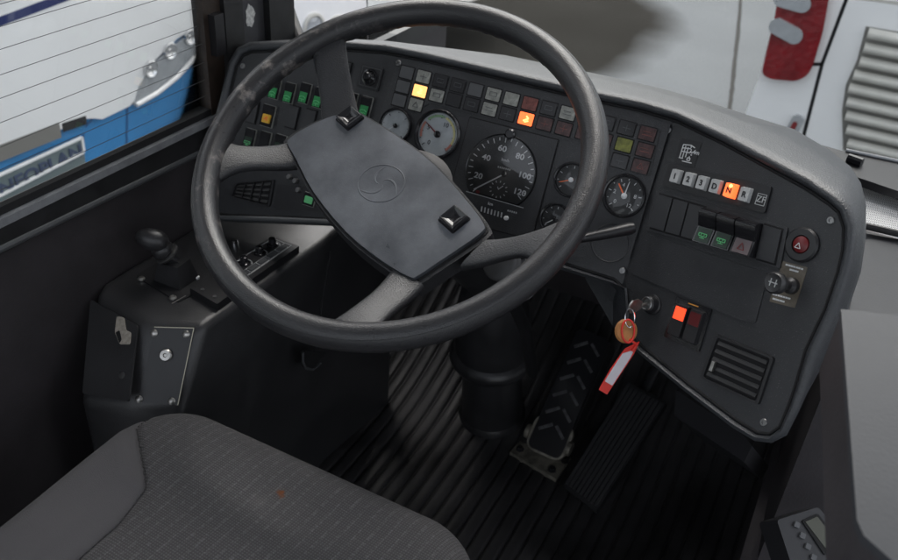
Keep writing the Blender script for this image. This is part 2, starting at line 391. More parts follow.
# hood / rim loft
rows = [[] for _ in range(9)]
cen = sum(SP, V())/n
for i in range(n):
    p = SP[i]; t = (SP[(i+1) % n]-SP[i-1]).normalized(); Nn = pln(*seam[i][0]).N
    o = t.cross(Nn)
    if o.dot(p-cen) < 0: o = -o
    d = (p-CAM).dot(f_); back = dep(*seam[i][1], d+seam[i][2])
    wdt = min(.011, .25*(back-p).length+.003)
    lip = [p-Nn*.006-o*.0005, p+o*.0022+Nn*.001, p+o*.003+Nn*.004, p+o*wdt*.7+Nn*.006, p+o*wdt+Nn*.004]
    q = lip[-1]
    mid = q.lerp(back, .5)+o*.004*min(1, (back-q).length/.05)
    mid2 = q.lerp(back, .15)+o*.002
    dn = back+V((0, .03, -.03)) - o*.015
    dn2 = back+V((0, .02, -.12))-o*.05
    for k, x in enumerate(lip+[mid2, mid, back, dn]): rows[k].append(x)
bm = loft(rows, closedu=True)
back_ring = list(bm.verts)[-n:]
c = V()
for v in back_ring: c += v.co
cv = bm.verts.new(c/n+V((0, .03, -.02)))
for i in range(n): bm.faces.new((back_ring[i], back_ring[(i+1) % n], cv))
from mathutils.bvhtree import BVHTree
bm.faces.ensure_lookup_table(); bvh = BVHTree.FromBMesh(bm)
obj('hood', bm, M['hood'], dash, sharp=60)
obj('hood_seam', tube([p+V((0, 0, 0)) for p in SP], .0019, 8, closed=True), M['gap'], dash, sharp=180)
for x, y in ((613.5, 83.5), (737, 137)):
    h_, nrm_, _, _ = bvh.ray_cast(CAM, ray(x, y).normalized())
    if h_:
        if nrm_.dot(CAM-h_) < 0: nrm_ = -nrm_
        obj('hood_screw', lathev(h_, nrm_, [(.0075, -.002), (.007, .0008), (.0035, .0012), (.003, -.001), (0, -.001)], 20), M['screw'], dash)
# raised cluster plate on the middle
def pxpoly(pts, pl, r=.002): return roundpoly(pl.ls(pts), r)
cl = PC.ls([(399, 59), (421, 63.5), (480, 77), (576, 100), (640, 114)]) + [(AC, PC.l(655, 121)[1]), (AC, PC.l(632, 258)[1])] + PC.ls([(560, 257), (500, 241), (420, 223), (350, 215)])
obj('cluster_plate', prism(PC, cl, .0005, .0035), M['dash'], dash, bev=.001)
H = .0035
def screw(x, y, h=H, r=.0042):
    pl = pln(x, y); a, b = pl.l(x, y)
    o = obj('screw', lathe(pl, a, b, [(r, h-.001), (r, h+.001), (r*.85, h+.0018), (r*.45, h+.0018), (r*.4, h+.0006), (0, h+.0006)], 20), M['screw'], dash)
for x, y in ((399.5, 63.5), (668, 130)): screw(x, y, H if x < 600 else 0)
for x, y in ((281, 61), (831, 220.5), (623, 270.6), (764, 422.5), (243, 66)): screw(x, y, 0 if x != 623 else H)

# warning lamps: a regular grid of small square windows
def cellat(pl, a, b, m, w=.0195, h=.0155, hh=H, name='warning_light', glyph=False, parent=dash, label=None):
    obj('lamp_frame_gap', prism(pl, rrect(a, b, w+.003, h+.003, .001), hh, hh+.0004), M['gap'], parent) if False else None
    o = obj(name, prism(pl, rrect(a, b, w, h, .0012), hh-.001, hh+.0012), m, parent, bev=.0004, seg=1, label=label)
    return o
gapbm = NB()
def rowc(p0, p1, n, mats, dx=0, lab={}):
    a0, b0 = PC.l(*p0); a1, b1 = PC.l(*p1)
    for i in range(n):
        t = i/(n-1) if n > 1 else 0; a = a0+(a1-a0)*t; b = b0+(b1-b0)*t
        prism(PC, rrect(a, b, .0225, .0185, .001), H-.001, H+.0003, gapbm)
        k = mats[i]; o = cellat(PC, a, b, M[k], label=lab.get(i))
        if k in ('litO', 'litY'):
            obj('symbol', strokes(PC.up(0), [[(a-.003, b-.003), (a+.0035, b+.001), (a, b+.0035)], [(a-.001, b-.004), (a+.004, b-.002)]], .0016, H+.0013), M['litc'], o)
        elif k in ('cellB', 'cellR', 'cellM', 'cellC') and random.random() < .9:
            s = random.choice([[[(-.005, -.002), (.005, -.002), (.005, .003), (-.005, .003), (-.005, -.002)]], [[(-.005, 0), (.005, 0)], [(0, -.004), (0, .004)]], [[(-.004, -.003), (0, .004), (.004, -.003), (-.004, -.003)]], [[(-.006, .002), (.004, .002)], [(-.006, -.002), (.006, -.002)]]])
            obj('symbol', strokes(PC, [[(a+u, b+v) for u, v in l] for l in s], .0007, H+.0013), M['cellA'] if k in ('cellB',) else M['cellR' if k != 'cellC' else 'cellA'], o)
rowc((408, 73), (568.6, 113.6), 10, ['cellA', 'cellB', 'cellC', 'cellC', 'cellA', 'cellB', 'cellB', 'cellR', 'cellC', 'cellB'], lab={7: 'dull red warning light'})
rowc((404.3, 87), (564.5, 129), 10, ['cellA', 'litY', 'cellB', 'cellC', 'cellC', 'cellB', 'cellC', 'litO', 'cellM', 'cellM'], lab={1: 'warning light glowing amber', 7: 'warning light glowing orange red'})
rowc((400.5, 100.5), (417, 105), 2, ['cellA', 'cellB'])
rowc((585, 133.5), (585, 133.5), 1, ['cellM'])
rowc((588.5, 118.5), (588.5, 118.5), 1, ['cellC'])
rowc((607, 123), (648, 134), 3, ['cellC', 'cellC', 'cellM']); rowc((604, 140), (645.5, 150.5), 3, ['cellM', 'cellY', 'cellM'], lab={1: 'warning light with a dull yellow lens'}); rowc((600, 156), (641, 166.5), 3, ['cellC', 'cellC', 'cellM'])
obj('light_bezel', gapbm, M['gap'], dash)
# thin raised borders round the lamp strip
bl = PC.ls([(398, 67), (658, 130)])
obj('light_strip_border', strokes(PC, [PC.ls([(421, 70), (600, 116)]), PC.ls([(612, 118), (661, 130.5), (650, 176), (594, 161)]), PC.ls([(395, 107), (409, 110.5)]), PC.ls([(414, 113), (430, 104)]), PC.ls([(432, 104), (590, 144)])], .0009, H, th=.0008), M['black'], dash)

# gauges
def gauge(x, y, rpx, facem, ticks='round', label=None, a0=225, sweep=270, nmaj=5, needle=None, ndl='white', nums=None, ringm='gloss', hubm='gloss', arc=None, dome=.002):
    pl = pln(x, y); a, b = pl.l(x, y); r = rpx/FPX*((pl.p(a, b)-CAM).dot(f_)); h = H
    g = obj('gauge', lathe(pl, a, b, [(r*1.02, h-.001), (r*1.02, h+.0035), (r*.97, h+.0055), (r*.9, h+.005), (r*.86, h+.001), (r*.86, h-.0005)], 48), M[ringm], dash, label=label)
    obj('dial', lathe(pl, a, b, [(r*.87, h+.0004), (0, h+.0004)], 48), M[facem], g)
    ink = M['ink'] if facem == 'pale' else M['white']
    tk = []
    for i in range(nmaj*2+1):
        t = R(a0-sweep*i/(nmaj*2)); q0 = r*(.66 if i % 2 == 0 else .74)
        tk.append([(a+q0*cos(t), b+q0*sin(t)), (a+r*.80*cos(t), b+r*.80*sin(t))])
    obj('tick_marks', strokes(pl, tk, r*.035, h+.0006), ink, g)
    if arc:
        for (s, e, mm_) in arc:
            pts = [(a+r*.74*cos(R(s+(e-s)*k/14)), b+r*.74*sin(R(s+(e-s)*k/14))) for k in range(15)]
            obj('coloured_arc', strokes(pl, [pts], r*.09, h+.0008), mm_, g)
    if nums:
        for s, an in nums: text('numeral', s, pl, a+r*.5*cos(R(an)), b+r*.5*sin(R(an)), r*.26, h+.0007, ink, g)
    if needle is not None:
        t = R(needle)
        bm = NB(); hw = r*.035
        prism3(bm, [pl.p(a-hw*sin(-t)*0-r*.15*cos(t)-hw*sin(t), b-r*.15*sin(t)+hw*cos(t), h+.0018), pl.p(a-r*.15*cos(t)+hw*sin(t), b-r*.15*sin(t)-hw*cos(t), h+.0018), pl.p(a+r*.7*cos(t)+hw*.4*sin(t), b+r*.7*sin(t)-hw*.4*cos(t), h+.0018), pl.p(a+r*.7*cos(t)-hw*.4*sin(t), b+r*.7*sin(t)+hw*.4*cos(t), h+.0018)],
               [pl.p(a-r*.15*cos(t)-hw*sin(t), b-r*.15*sin(t)+hw*cos(t), h+.0024), pl.p(a-r*.15*cos(t)+hw*sin(t), b-r*.15*sin(t)-hw*cos(t), h+.0024), pl.p(a+r*.7*cos(t)+hw*.4*sin(t), b+r*.7*sin(t)-hw*.4*cos(t), h+.0024), pl.p(a+r*.7*cos(t)-hw*.4*sin(t), b+r*.7*sin(t)+hw*.4*cos(t), h+.0024)])
        obj('needle', bm, M[ndl], g)
        obj('needle_hub', lathe(pl, a, b, [(r*.14, h+.001), (r*.14, h+.0028), (r*.1, h+.0034), (0, h+.0034)], 24), M[hubm], g)
    obj('glass', lathe(pl, a, b, [(r*.88, h+.0040), (r*.6, h+.0040+dome*.6), (r*.3, h+.0040+dome*.9), (0, h+.004+dome)], 40), M['glass'], g, sharp=180)
    return g, pl, a, b, r
GR = mat('green_arc', (.25, .4, .22), .5); YE = mat('yellow_arc', (.6, .56, .25), .5); RD = mat('red_arc', (.5, .2, .16), .5)
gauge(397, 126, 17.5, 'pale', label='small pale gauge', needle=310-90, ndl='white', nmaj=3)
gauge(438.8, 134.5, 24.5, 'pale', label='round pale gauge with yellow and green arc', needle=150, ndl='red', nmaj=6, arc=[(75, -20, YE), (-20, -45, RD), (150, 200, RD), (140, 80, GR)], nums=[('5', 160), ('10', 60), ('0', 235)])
gauge(572, 180, 17.5, 'face', label='small black gauge half hidden by the wheel rim', needle=205, ndl='orange', hubm='white', nmaj=4)
gauge(625, 196, 21.5, 'face', label='black gauge with white hub and orange needle', needle=85, ndl='white', hubm='white', nmaj=5, nums=[('0', 225), ('2', 170), ('4', 110), ('8', 10), ('12', -50)])
pl, (a, b) = PC, PC.l(625, 196)
gauge(556, 219, 15.5, 'face', label='small black gauge behind the right spoke', nmaj=4, needle=220)
# second (orange) needle of the double gauge
r = .024; obj('orange_needle', strokes(PC, [[(a, b), (a+r*.7*cos(R(130)), b+r*.7*sin(R(130)))]], .0018, H+.0016), M['orange'], dash)
# round flush cover
a, b = PC.l(611, 243); obj('round_cover', lathe(PC, a, b, [(.0245, H-.0004), (.0245, H+.0010), (.0235, H+.0016), (.0225, H+.0010), (.0225, H+.0004), (0, H+.0004)], 48), M['dash'], dash)

# speedometer module
q = PC.ls([(471, 117), (560, 140), (533, 240), (444, 217)])
sp = obj('speedometer', prism(PC, roundpoly(scaleq(q, .985), .002), H, H+.0022), M['dash'], dash, bev=.0005, label='speedometer with white numerals up to 120')
obj('speedometer_gap', prism(PC, roundpoly(scaleq(q, 1.008), .002), H-.0006, H+.0006), M['gap'], dash)
a, b = PC.l(502, 172.5); r = .0485; h = H+.0022
ch = PC.l(466, 191); ch2 = PC.l(526, 208.5)
def inside(x, y):  # above the chord
    return (ch2[0]-ch[0])*(y-ch[1])-(ch2[1]-ch[1])*(x-ch[0]) > 0
def clipc(rad, n=64):
    return [(a+rad*cos(2*pi*i/n), b+rad*sin(2*pi*i/n)) for i in range(n) if inside(a+rad*cos(2*pi*i/n), b+rad*sin(2*pi*i/n)-.0)]
P0 = clipc(r*1.03)
bm = NB(); A = [PC.p(*p, h) for p in P0]; B = [PC.p(a+(p[0]-a)*.985, b+(p[1]-b)*.985, h+.0012) for p in P0]; Cc = [PC.p(a+(p[0]-a)*.95, b+(p[1]-b)*.95, h+.0002) for p in P0]
loft([A, B, Cc], bm, closedu=True); obj('bezel', bm, M['gloss'], sp)
obj('dial', prism(PC, [(a+(p[0]-a)*.96, b+(p[1]-b)*.96) for p in P0], h-.0002, h+.0004), M['face'], sp)
hub = PC.l(506, 174.5)
nums = [('20', (480, 176)), ('40', (488, 158)), ('60', (504, 149)), ('80', (521.5, 157)), ('100', (526, 176)), ('120', (521, 192.5))]
for s, p in nums:
    la = PC.l(*p); text('numeral', s, PC, la[0], la[1], .0105, h+.0006, M['white'], sp, bold=.0002, sx=1.15)
text('unit_lettering', 'km/h', PC, *PC.l(507, 160.5), .0055, h+.0006, M['white'], sp)
obj('fine_print', strokes(PC, [PC.ls([(499.5+i*1.9, 167+i*.48), (500.6+i*1.9, 167.3+i*.48)]) for i in range(7)], .0022, h+.0006), M['key'], sp)
tk = []
n0 = PC.l(475, 191); a_start = math.atan2(n0[1]-b, n0[0]-a); e0 = PC.l(526, 204); a_end = math.atan2(e0[1]-b, e0[0]-a)
if a_start < 0: a_start += 2*pi
for i in range(0, 25):
    t = a_start+(a_end-a_start)*i/24
    q0 = .80 if i % 2 == 0 else .85
    tk.append([(a+r*q0*cos(t), b+r*q0*sin(t)), (a+r*.93*cos(t), b+r*.93*sin(t))])
obj('tick_marks', strokes(PC, tk, .0009, h+.0005), M['white'], sp)
nd = PC.l(476, 189.5); obj('needle', strokes(PC, [[hub, nd]], .0016, h+.0022, th=.0006), M['white'], sp)
obj('needle_hub', lathe(PC, *hub, [(.0035, h+.001), (.0035, h+.003), (0, h+.0036)], 20), M['gloss'], sp)
obj('red_mark', prism(PC, rrect(*PC.l(479.5, 192), .005, .004, .001), h+.0005, h+.0009), M['red'], sp)
cc_ = PC.l(500, 189.5); tk = [[(cc_[0]+.010*cos(R(k*30)), cc_[1]+.009*sin(R(k*30))), (cc_[0]+.0125*cos(R(k*30)), cc_[1]+.0115*sin(R(k*30)))] for k in range(12)]
tk.append([cc_, (cc_[0]+.005, cc_[1]+.006)]); tk.append([cc_, (cc_[0]-.002, cc_[1]+.003)])
obj('clock_marks', strokes(PC, tk, .0009, h+.0005), M['white'], sp)
obj('chord_line', strokes(PC, [PC.ls([(468, 191.5), (525, 208)])], .0009, h+.0006), M['key'], sp)
ow = []
for i in range(7):
    x = 483+i*3.3; y = 209+i*1.0; ow.append(PC.ls([(x+.5, y-2.5), (x-.3, y+2.6)]))
obj('odometer', strokes(PC, ow, .0017, h), M['key'], sp)
text('lettering', 'km', PC, *PC.l(492, 204), .0058, h+.0003, M['white'], sp); obj('fine_print', strokes(PC, [PC.ls([(509+i*2, 210.5+i*.55), (510.2+i*2, 210.8+i*.55)]) for i in range(5)], .0022, h), M['key'], sp)
obj('trip_knob', lathe(PC, *PC.l(508, 218), [(.003, h), (.003, h+.003), (0, h+.004)], 16), M['white'], sp)
obj('clip', lathe(PC, *PC.l(512, 134.5), [(.007, h), (.007, h+.003), (.005, h+.005), (0, h+.005)], 20), M['gloss'], sp)
obj('glass', prism(PC, [(a+(p[0]-a)*.95, b+(p[1]-b)*.95) for p in P0], h+.0040, h+.0042), M['glass'], sp)

# --- right wing
obj('door_sticker', prism(PR, rrect(*PR.l(688, 152.5), .030, .030, .001), 0, .0006), M['black'], dash)
sx, sy = PR.l(688, 152.5); k = .001
L_ = [[(-9, 8), (-9, -8)], [(-9, 8), (2, 9), (3, 6)], [(-5, 7), (-5, -8)], [(-1, 6), (-1, -6)], [(-9, 0), (3, 0)], [(-9, 4), (3, 5)], [(-10, -8), (-4, -8)], [(2, 9), (8, 7)], [(3, 1), (12, 2)], [(5, -2), (7, -2)], [(-4, -11), (10, -11)], [(2, -6), (2, -9), (6, -9), (6, -6), (2, -6)], [(4, -4), (5, -6)]]
obj('sticker_drawing', strokes(PR, [[(sx+u*k, sy+v*k) for u, v in l] for l in L_], .0011, .0007), M['white'], dash)
text('sticker_lettering', '3,4m', PR, sx+.009, sy+.002, .0075, .0008, M['white'], dash)
q = PR.ls([(671, 163.5), (773, 187), (766, 213.5), (663, 186)])
gs = obj('gear_selector', prism(PR, roundpoly(q, .003), 0, .003), M['black'], dash, bev=.0008, label='push button gear selector lettered 1 2 3 D N R')
for i, s in enumerate('123DNR'):
    x, y = [(679, 177), (692.3, 180.2), (705.2, 183.7), (718.6, 187.2), (734, 191.5), (748, 195.3)][i]
    a, b = PR.l(x, y); m_ = M['litO'] if s == 'N' else M['key']
    bt = obj('gear_button', prism(PR, rrect(a, b, .0132, .0165, .001), .003, .0085 if s != 'N' else .0105, top=.9), m_, gs, bev=.0005, label='gear button N lit orange red' if s == 'N' else None)
    text('letter', s, PR, a, b-.0005, .0092, (.0087 if s != 'N' else .0107), M['ink'] if s != 'N' else M['red'], bt, bold=.0003)
    if s == 'N': obj('bulb_glow', lathe(PR, a+.001, b+.005, [(.0022, .0106), (0, .0110)], 12), M['litc'], bt)
text('crest_lettering', 'ZF', PR, *PR.l(762.5, 200), .010, .0032, M['key'], gs)
a, b = PR.l(762.5, 200); obj('crest_outline', strokes(PR, [[(a-.0055, b-.006), (a+.0055, b-.006), (a+.0055, b+.006), (a-.0055, b+.006), (a-.0055, b-.006)]], .0006, .003), M['key'], gs)
# switch bank
q = PR.ls([(657.5, 190), (789, 228), (781, 269), (647, 230)])
bank = obj('switch_bank', prism(PR, roundpoly(q, .002), 0, .0025), M['dash'], dash, bev=.0006)
def bil(u, v, q):
    x = (q[0][0]*(1-u)+q[1][0]*u)*(1-v)+(q[3][0]*(1-u)+q[2][0]*u)*v
    y = (q[0][1]*(1-u)+q[1][1]*u)*(1-v)+(q[3][1]*(1-u)+q[2][1]*u)*v
    return (x, y)
def icon(pl, a, b, h, par, m_='lgreen', s=1.0, kind=0):
    ic = [[[(-5, 2), (-5, -1), (5, -1), (5, 2), (-5, 2)], [(-3, -3), (3, -3)], [(0, -1), (0, -5)], [(-2, 2), (-2, 0)], [(2, 2), (2, 0)]], [[(-5, 1), (-2, 3), (2, 3), (5, 1)], [(-4, -1), (4, -1)], [(0, -1), (0, -4)]], [[(-4, -3), (0, 4), (4, -3), (-4, -3)]]][kind]
    obj('symbol', strokes(pl, [[(a+u*.001*s, b+v*.001*s) for u, v in l] for l in ic], .0009*s, h), M[m_], par)
def rocker(pl, quad, h0, kind='blank', par=None, green=None, name='rocker_switch', lab=None, hh=.009, ic=0):
    """rocker with a raised lower half: quad = TL,TR,BR,BL in local coords"""
    if kind == 'blank':
        obj('cover_gap', prism(pl, quad, h0-.001, h0+.0006), M['gap'], par)
        return obj('blank_cover', prism(pl, roundpoly(scaleq(quad, .90), .001), h0, h0+.0024), M['blank'], par, bev=.0005, seg=1)
    Q = scaleq(quad, .93); bm = NB()
    prof = [(0, .45), (.08, 1.0), (.16, 1.05), (.55, .62), (1, .95)] if kind == 'hi' else [(0, .45), (.06, .6), (.5, .5), (1, .6)]
    rows_ = []
    for v, hf in prof:
        pa = bil(0, v, Q); pb = bil(1, v, Q); rows_.append([pl.p(*pa, h0), pl.p(*pa, h0+hh*hf), pl.p(*pb, h0+hh*hf), pl.p(*pb, h0)])
    loft(rows_, bm); bm.verts.ensure_lookup_table()
    vs = list(bm.verts); bm.faces.new(vs[0:4]); bm.faces.new(vs[-4:][::-1])
    o = obj(name, bm, M['gloss'], par, bev=.0006, label=lab)
    if kind == 'lo': obj('rocker_border', strokes(pl, [[bil(0.02, .02, quad), bil(.98, .02, quad), bil(.98, .98, quad), bil(.02, .98, quad), bil(.02, .02, quad)]], .0009, h0-.001, th=.003), M['cellB'], o)
    if green:
        hv = lambda v: h0+hh*(prof[-2][1]+(prof[-1][1]-prof[-2][1])*(v-prof[-2][0])/(1-prof[-2][0]))
        bm = NB(); v0, v1 = (.45 if kind == 'lo' else .56), .97; P_ = [bil(.1, v0, Q), bil(.9, v0, Q), bil(.9, v1, Q), bil(.1, v1, Q)]; hs_ = [hv(v0)]*2+[hv(v1)]*2
        prism3(bm, [pl.p(*p, hq+.0002) for p, hq in zip(P_, hs_)], [pl.p(*p, hq+.0006) for p, hq in zip(P_, hs_)])
        s_ = obj('lens', bm, M[green], o)
        c_ = bil(.5, .78, Q); icon(pl, c_[0], c_[1], hv(.78)+.0012, o, 'lgreen' if green != 'lensr' else 'red', 1.05, ic)
    return o
M['lensr'] = mat('smoked_lens', (.11, .085, .09), .3); M['dgreen'] = mat('dark_green_lens', (.006, .022, .012), .35)
BQ = PR.ls([(661, 193), (785, 229), (777, 266), (651, 229)])
us = [0, .135, .27, .41, .555, .70, .86, 1.0]
kinds = ['blank', 'blank', 'blank', 'hi', 'hi', 'hi', 'blank']
for i in range(7):
    Q = [bil(us[i], 0, BQ), bil(us[i+1], 0, BQ), bil(us[i+1], 1, BQ), bil(us[i], 1, BQ)]
    if kinds[i] == 'blank': rocker(PR, Q, .0025, 'blank', bank)
    else: rocker(PR, Q, .0025, 'hi', bank, green=('lensr' if i == 5 else 'dgreen'), hh=.014, ic=2 if i == 5 else 0, lab='rocker switch with a red triangle' if i == 5 else 'rocker switch with a green symbol')
q = PR.ls([(648, 234), (769, 273.5), (756, 323), (742, 321), (633, 274)])
obj('blank_panel', prism(PR, roundpoly(q, .003), 0, .0014), M['dash'], dash, bev=.0006)
# red round lamp
a, b = PR.l(803, 245)
hz = obj('red_lamp', lathe(PR, a, b, [(.0185, 0), (.0185, .003), (.0165, .0055), (.010, .0055), (.0095, .003), (.0, .003)], 40), M['black'], dash, label='round red warning lamp')
obj('lens', lathe(PR, a, b, [(.0093, .0032), (.0085, .0055), (.005, .0068), (0, .0072)], 28), M['red'], hz)
icon(PR, a-.001, b-.002, .0074, hz, 'white', .8, 2)
# knob with a sticker
q = PR.ls([(783, 261), (808, 267.5), (795, 308), (769.5, 301.5)])
pk = obj('knob_sticker', prism(PR, roundpoly(q, .001), 0, .0006), mat('brown_sticker', (.13, .11, .085), .4, .2, var=.3, vscale=80), dash)
tl = []
for (x0, y0, x1, y1) in ((786, 264.5, 804, 269.5), (790, 269.5, 799, 272), (773, 294, 791, 299), (773, 298.5, 785, 302)):
    n_ = 7
    for i in range(n_):
        t0 = i/n_; t1 = t0+.10+random.random()*.03
        tl.append(PR.ls([(x0+(x1-x0)*t0, y0+(y1-y0)*t0), (x0+(x1-x0)*t1, y0+(y1-y0)*t1)]))
obj('small_print', strokes(PR, tl, .0018, .0006), M['white'], pk)
a, b = PR.l(792, 286)
kn = obj('pull_knob', lathe(PR, a, b, [(.009, 0), (.0085, .006), (.005, .009), (.0045, .025), (.0105, .027), (.0115, .030), (.0115, .036), (.0095, .039), (.008, .0385), (0, .0385)], 32), M['col'], dash)
obj('symbol', strokes(PR, [[(a-.003, b-.004), (a-.003, b+.004)], [(a+.003, b-.004), (a+.003, b+.004)], [(a-.005, b), (a+.005, b)]], .0009, .0385), M['key'], kn)
# ignition lock
a, b = PR.l(653, 304.5)
ig = obj('ignition_lock', lathe(PR, a, b, [(.0125, 0), (.0125, .002), (.0105, .003), (.0095, .011), (.0085, .012), (.007, .012), (.0065, .009), (0, .009)], 32), M['black'], dash)
obj('lock_barrel', lathe(PR, a, b, [(.0085, .012), (.0085, .0135), (.0072, .0142), (.006, .0135), (.006, .012), (0, .0118)], 28), M['screw'], ig)
# red rocker pair
q = PR.ls([(678, 297), (713, 309.5), (700, 352), (665, 336.5)])
rp_ = obj('red_switch_pair', prism(PR, roundpoly(q, .002), 0, .003), M['gloss'], dash, bev=.0008, label='pair of switches with one glowing red lens')
QQ = scaleq(q, .82)
for i in range(2):
    u0_, u1_ = (.02, .46) if i == 0 else (.54, .98)
    Q = [bil(u0_, .02, QQ), bil(u1_, .02, QQ), bil(u1_, .98, QQ), bil(u0_, .98, QQ)]
    rk = obj('rocker', prism(PR, roundpoly(Q, .001), .003, .0075, top=.92), M['black'], rp_, bev=.0006)
    Q2 = [bil(.1, .1, Q), bil(.9, .1, Q), bil(.9, .48, Q), bil(.1, .48, Q)]
    obj('lens', prism(PR, roundpoly(Q2, .0006), .0075, .0082), M['litR'] if i == 0 else M['dred'], rk)
t0 = [(690, 303.5), (700, 307)]; obj('amber_strip', strokes(PR, [PR.ls(t0)], .0012, .0031), mat('amber_strip', (.7, .3, .05), .4), rp_)
# vents
def vent(pl, pxq, ns, nm='air_vent', vert=0, label=None):
    q = pl.ls(pxq); vt = obj(nm, prism(pl, roundpoly(scaleq(q, .93), .003), .0, .0008), M['gap'], dash, label=label)
    o = roundpoly(q, .004); i_ = roundpoly(scaleq(q, .88), .003)
    rws = [[pl.p(*p, .0) for p in o], [pl.p(*p, .0035) for p in scaleq(o, .985)], [pl.p(*p, .0035) for p in scaleq(i_, 1.02)], [pl.p(*p, .0005) for p in i_]]
    obj('vent_frame', loft(rws, closedu=True), M['black'], vt)
    Q = scaleq(q, .86)
    for k in range(ns):
        v = (k+.5)/ns; bm = NB(); e = .22/ns
        A_ = [bil(0.02, v-e, Q), bil(.98, v-e, Q), bil(.98, v+e, Q), bil(.02, v+e, Q)]
        prism3(bm, [pl.p(*p, hq) for p, hq in zip(A_, (.0010, .0010, .0024, .0024))], [pl.p(*p, hq) for p, hq in zip(A_, (.0018, .0018, .0034, .0034))])
        obj('slat', bm, M['slatb'], vt)
    for k in range(vert):
        u = (k+1)/(vert+1); pa, pb = bil(u, .02, Q), bil(u, .98, Q)
        obj('divider', strokes(pl, [[pa, pb]], .0015, .001, th=.003), M['black'], vt)
    return vt, Q
vt, Q = vent(PR, [(717, 334), (776, 357.5), (760, 405.5), (701, 378)], 5, label='lower right air vent with five slats')
obj('thumb_wheel', prism(PR, [bil(.06, .55, Q), bil(.12, .55, Q), bil(.12, .8, Q), bil(.06, .8, Q)], .002, .006), M['steel'], vt)
vent(PC, [(236, 183), (276, 179), (271, 207), (231, 197)], 4, vert=3, label='small left air vent behind the left spoke')

# --- left section
def lq(cx, cy, w, h): # quad around a pixel on the left plane
    a, b = PC.l(cx, cy); return [(a-w/2, b+h/2), (a+w/2, b+h/2), (a+w/2, b-h/2), (a-w/2, b-h/2)]
for i, (x, y) in enumerate(((276, 89), (290.5, 93), (306, 93.5), (320, 98), (366.5, 107), (352, 103))):
    rocker(PC, lq(x, y, .0165, .030), .001, 'lo', dash, green='green', ic=1, lab='green lit column of a rocker switch' if False else 'rocker switch with a green lower half')
yb = rocker(PC, lq(269, 116, .021, .033), .001, 'lo', dash, lab='switch with a yellow lens', hh=.008)
a, b = PC.l(269, 119); obj('lens', prism(PC, rrect(a, b, .0125, .0125, .001), .005, .0085), M['yellow'], yb, bev=.0005)
obj('symbol', strokes(PC, [[(a-.003, b-.002), (a+.002, b+.003)], [(a+.003, b-.003), (a-.001, b+.001), (a+.003, b+.001)]], .0012, .0086), M['orange'], yb)
for i, (x, y) in enumerate(((251, 138), (266, 141), (281, 144))):
    o = rocker(PC, lq(x, y, .0175, .028), .001, 'lo', dash, green='dgreen' if i != 1 else None, ic=0, lab='dark rocker switch behind the left spoke')
for i, (x, y) in enumerate(((293, 117), (310, 121), (253, 112))): rocker(PC, lq(x, y, .0185, .034), .001, 'blank', dash)
for (x, y) in ((345, 72), (395, 170)): rocker(PC, lq(x, y, .018, .03), .001, 'blank', dash)
# mirror joystick
a, b = PC.l(371, 77.5)
mj = obj('mirror_joystick', prism(PC, rrect(a, b, .034, .031, .002), .0, .003), M['black'], dash, bev=.0008)
obj('boot', lathe(PC, a, b, [(.0115, .003), (.0115, .005), (.009, .0055), (.0085, .004), (.004, .007), (.0035, .010), (.0055, .011), (.0062, .014), (.0045, .0165), (0, .017)], 28), M['gloss'], mj)
obj('border', strokes(PC, [[(a-.0145, b-.013), (a+.0145, b-.013), (a+.0145, b+.013), (a-.0145, b+.013), (a-.0145, b-.013)]], .0008, .003), M['cellA'], mj)
# lower left small parts
o = obj('lower_switch_plate', prism(PC, roundpoly(PC.ls([(279, 184), (322, 188), (326, 212), (274, 208)]), .003), 0, .003), M['black'], dash, bev=.001)
rk = rocker(PC, lq(311, 199.5, .019, .019), .003, 'lo', dash, lab='switch with a pale green symbol', hh=.006)
a, b = PC.l(311, 200); obj('symbol_plate', prism(PC, rrect(a, b, .013, .010, .001), .0055, .0075), M['lgreen'], rk)
for x, y in ((291, 177), (297, 181), (300, 190)):
    a, b = PC.l(x, y); obj('small_knob', lathe(PC, a, b, [(.004, 0), (.004, .006), (.003, .008), (0, .008)], 16), M['screw'], dash)
# shelf strip below the left section
bm = tube([dashp(217, 216)+V((0, -.004, 0)), dashp(280, 218)+V((0, -.004, 0)), dashp(345, 221)+V((0, -.004, 0))], .0035, 8)
obj('trim_strip', bm, M['cellA'], dash)
# ================================================================== KEYS
kb = PR.p(*PR.l(653, 304.5), .010)
keys = thing('key_bunch', 'ignition key with tan leather fob and white and red tag hanging from the lock', 'keys', kb)
kf = dep(629, 307, (kb-CAM).dot(f_)-.02)
bm = NB(); ax = (kf-kb); n_ = 6
tube([kb, kb.lerp(kf, .35)], .0022, 8, bm=bm)
w_ = UD*.0075; pa = kb.lerp(kf, .35)
pts = [pa+w_*.5, kb.lerp(kf, .6)+w_*1.1, kb.lerp(kf, .9)+w_, kf+w_*.3, kf-w_*.4, kb.lerp(kf, .9)-w_*1.05, kb.lerp(kf, .6)-w_*1.1, pa-w_*.5]
nn_ = ax.cross(UD).normalized()*.0012
prism3(bm, [p-nn_ for p in pts], [p+nn_ for p in pts]); obj('key', bm, M['steel'], keys)
rc = dep(630, 318, (kf-CAM).dot(f_))
vx = (r_*.9+f_*.2).normalized()
ringpts = [rc+u_*.011*cos(t*2*pi/24)+vx*.006*sin(t*2*pi/24) for t in range(24)]
obj('key_ring', tube(ringpts, .0008, 6, closed=True), M['chrome'], keys)
fc = dep(626, 331, (kf-CAM).dot(f_)+.002); fp = Pl(fc, (r_+f_*.25).normalized(), u_)
bm = lathe(fp, 0, 0, [(0, -.0025), (.0125, -.0025), (.0145, 0), (.0125, .0025), (0, .0025)], 32)
for v in bm.verts:
    d = v.co-fc; v.co += fp.D*(d.dot(fp.D)*.0)
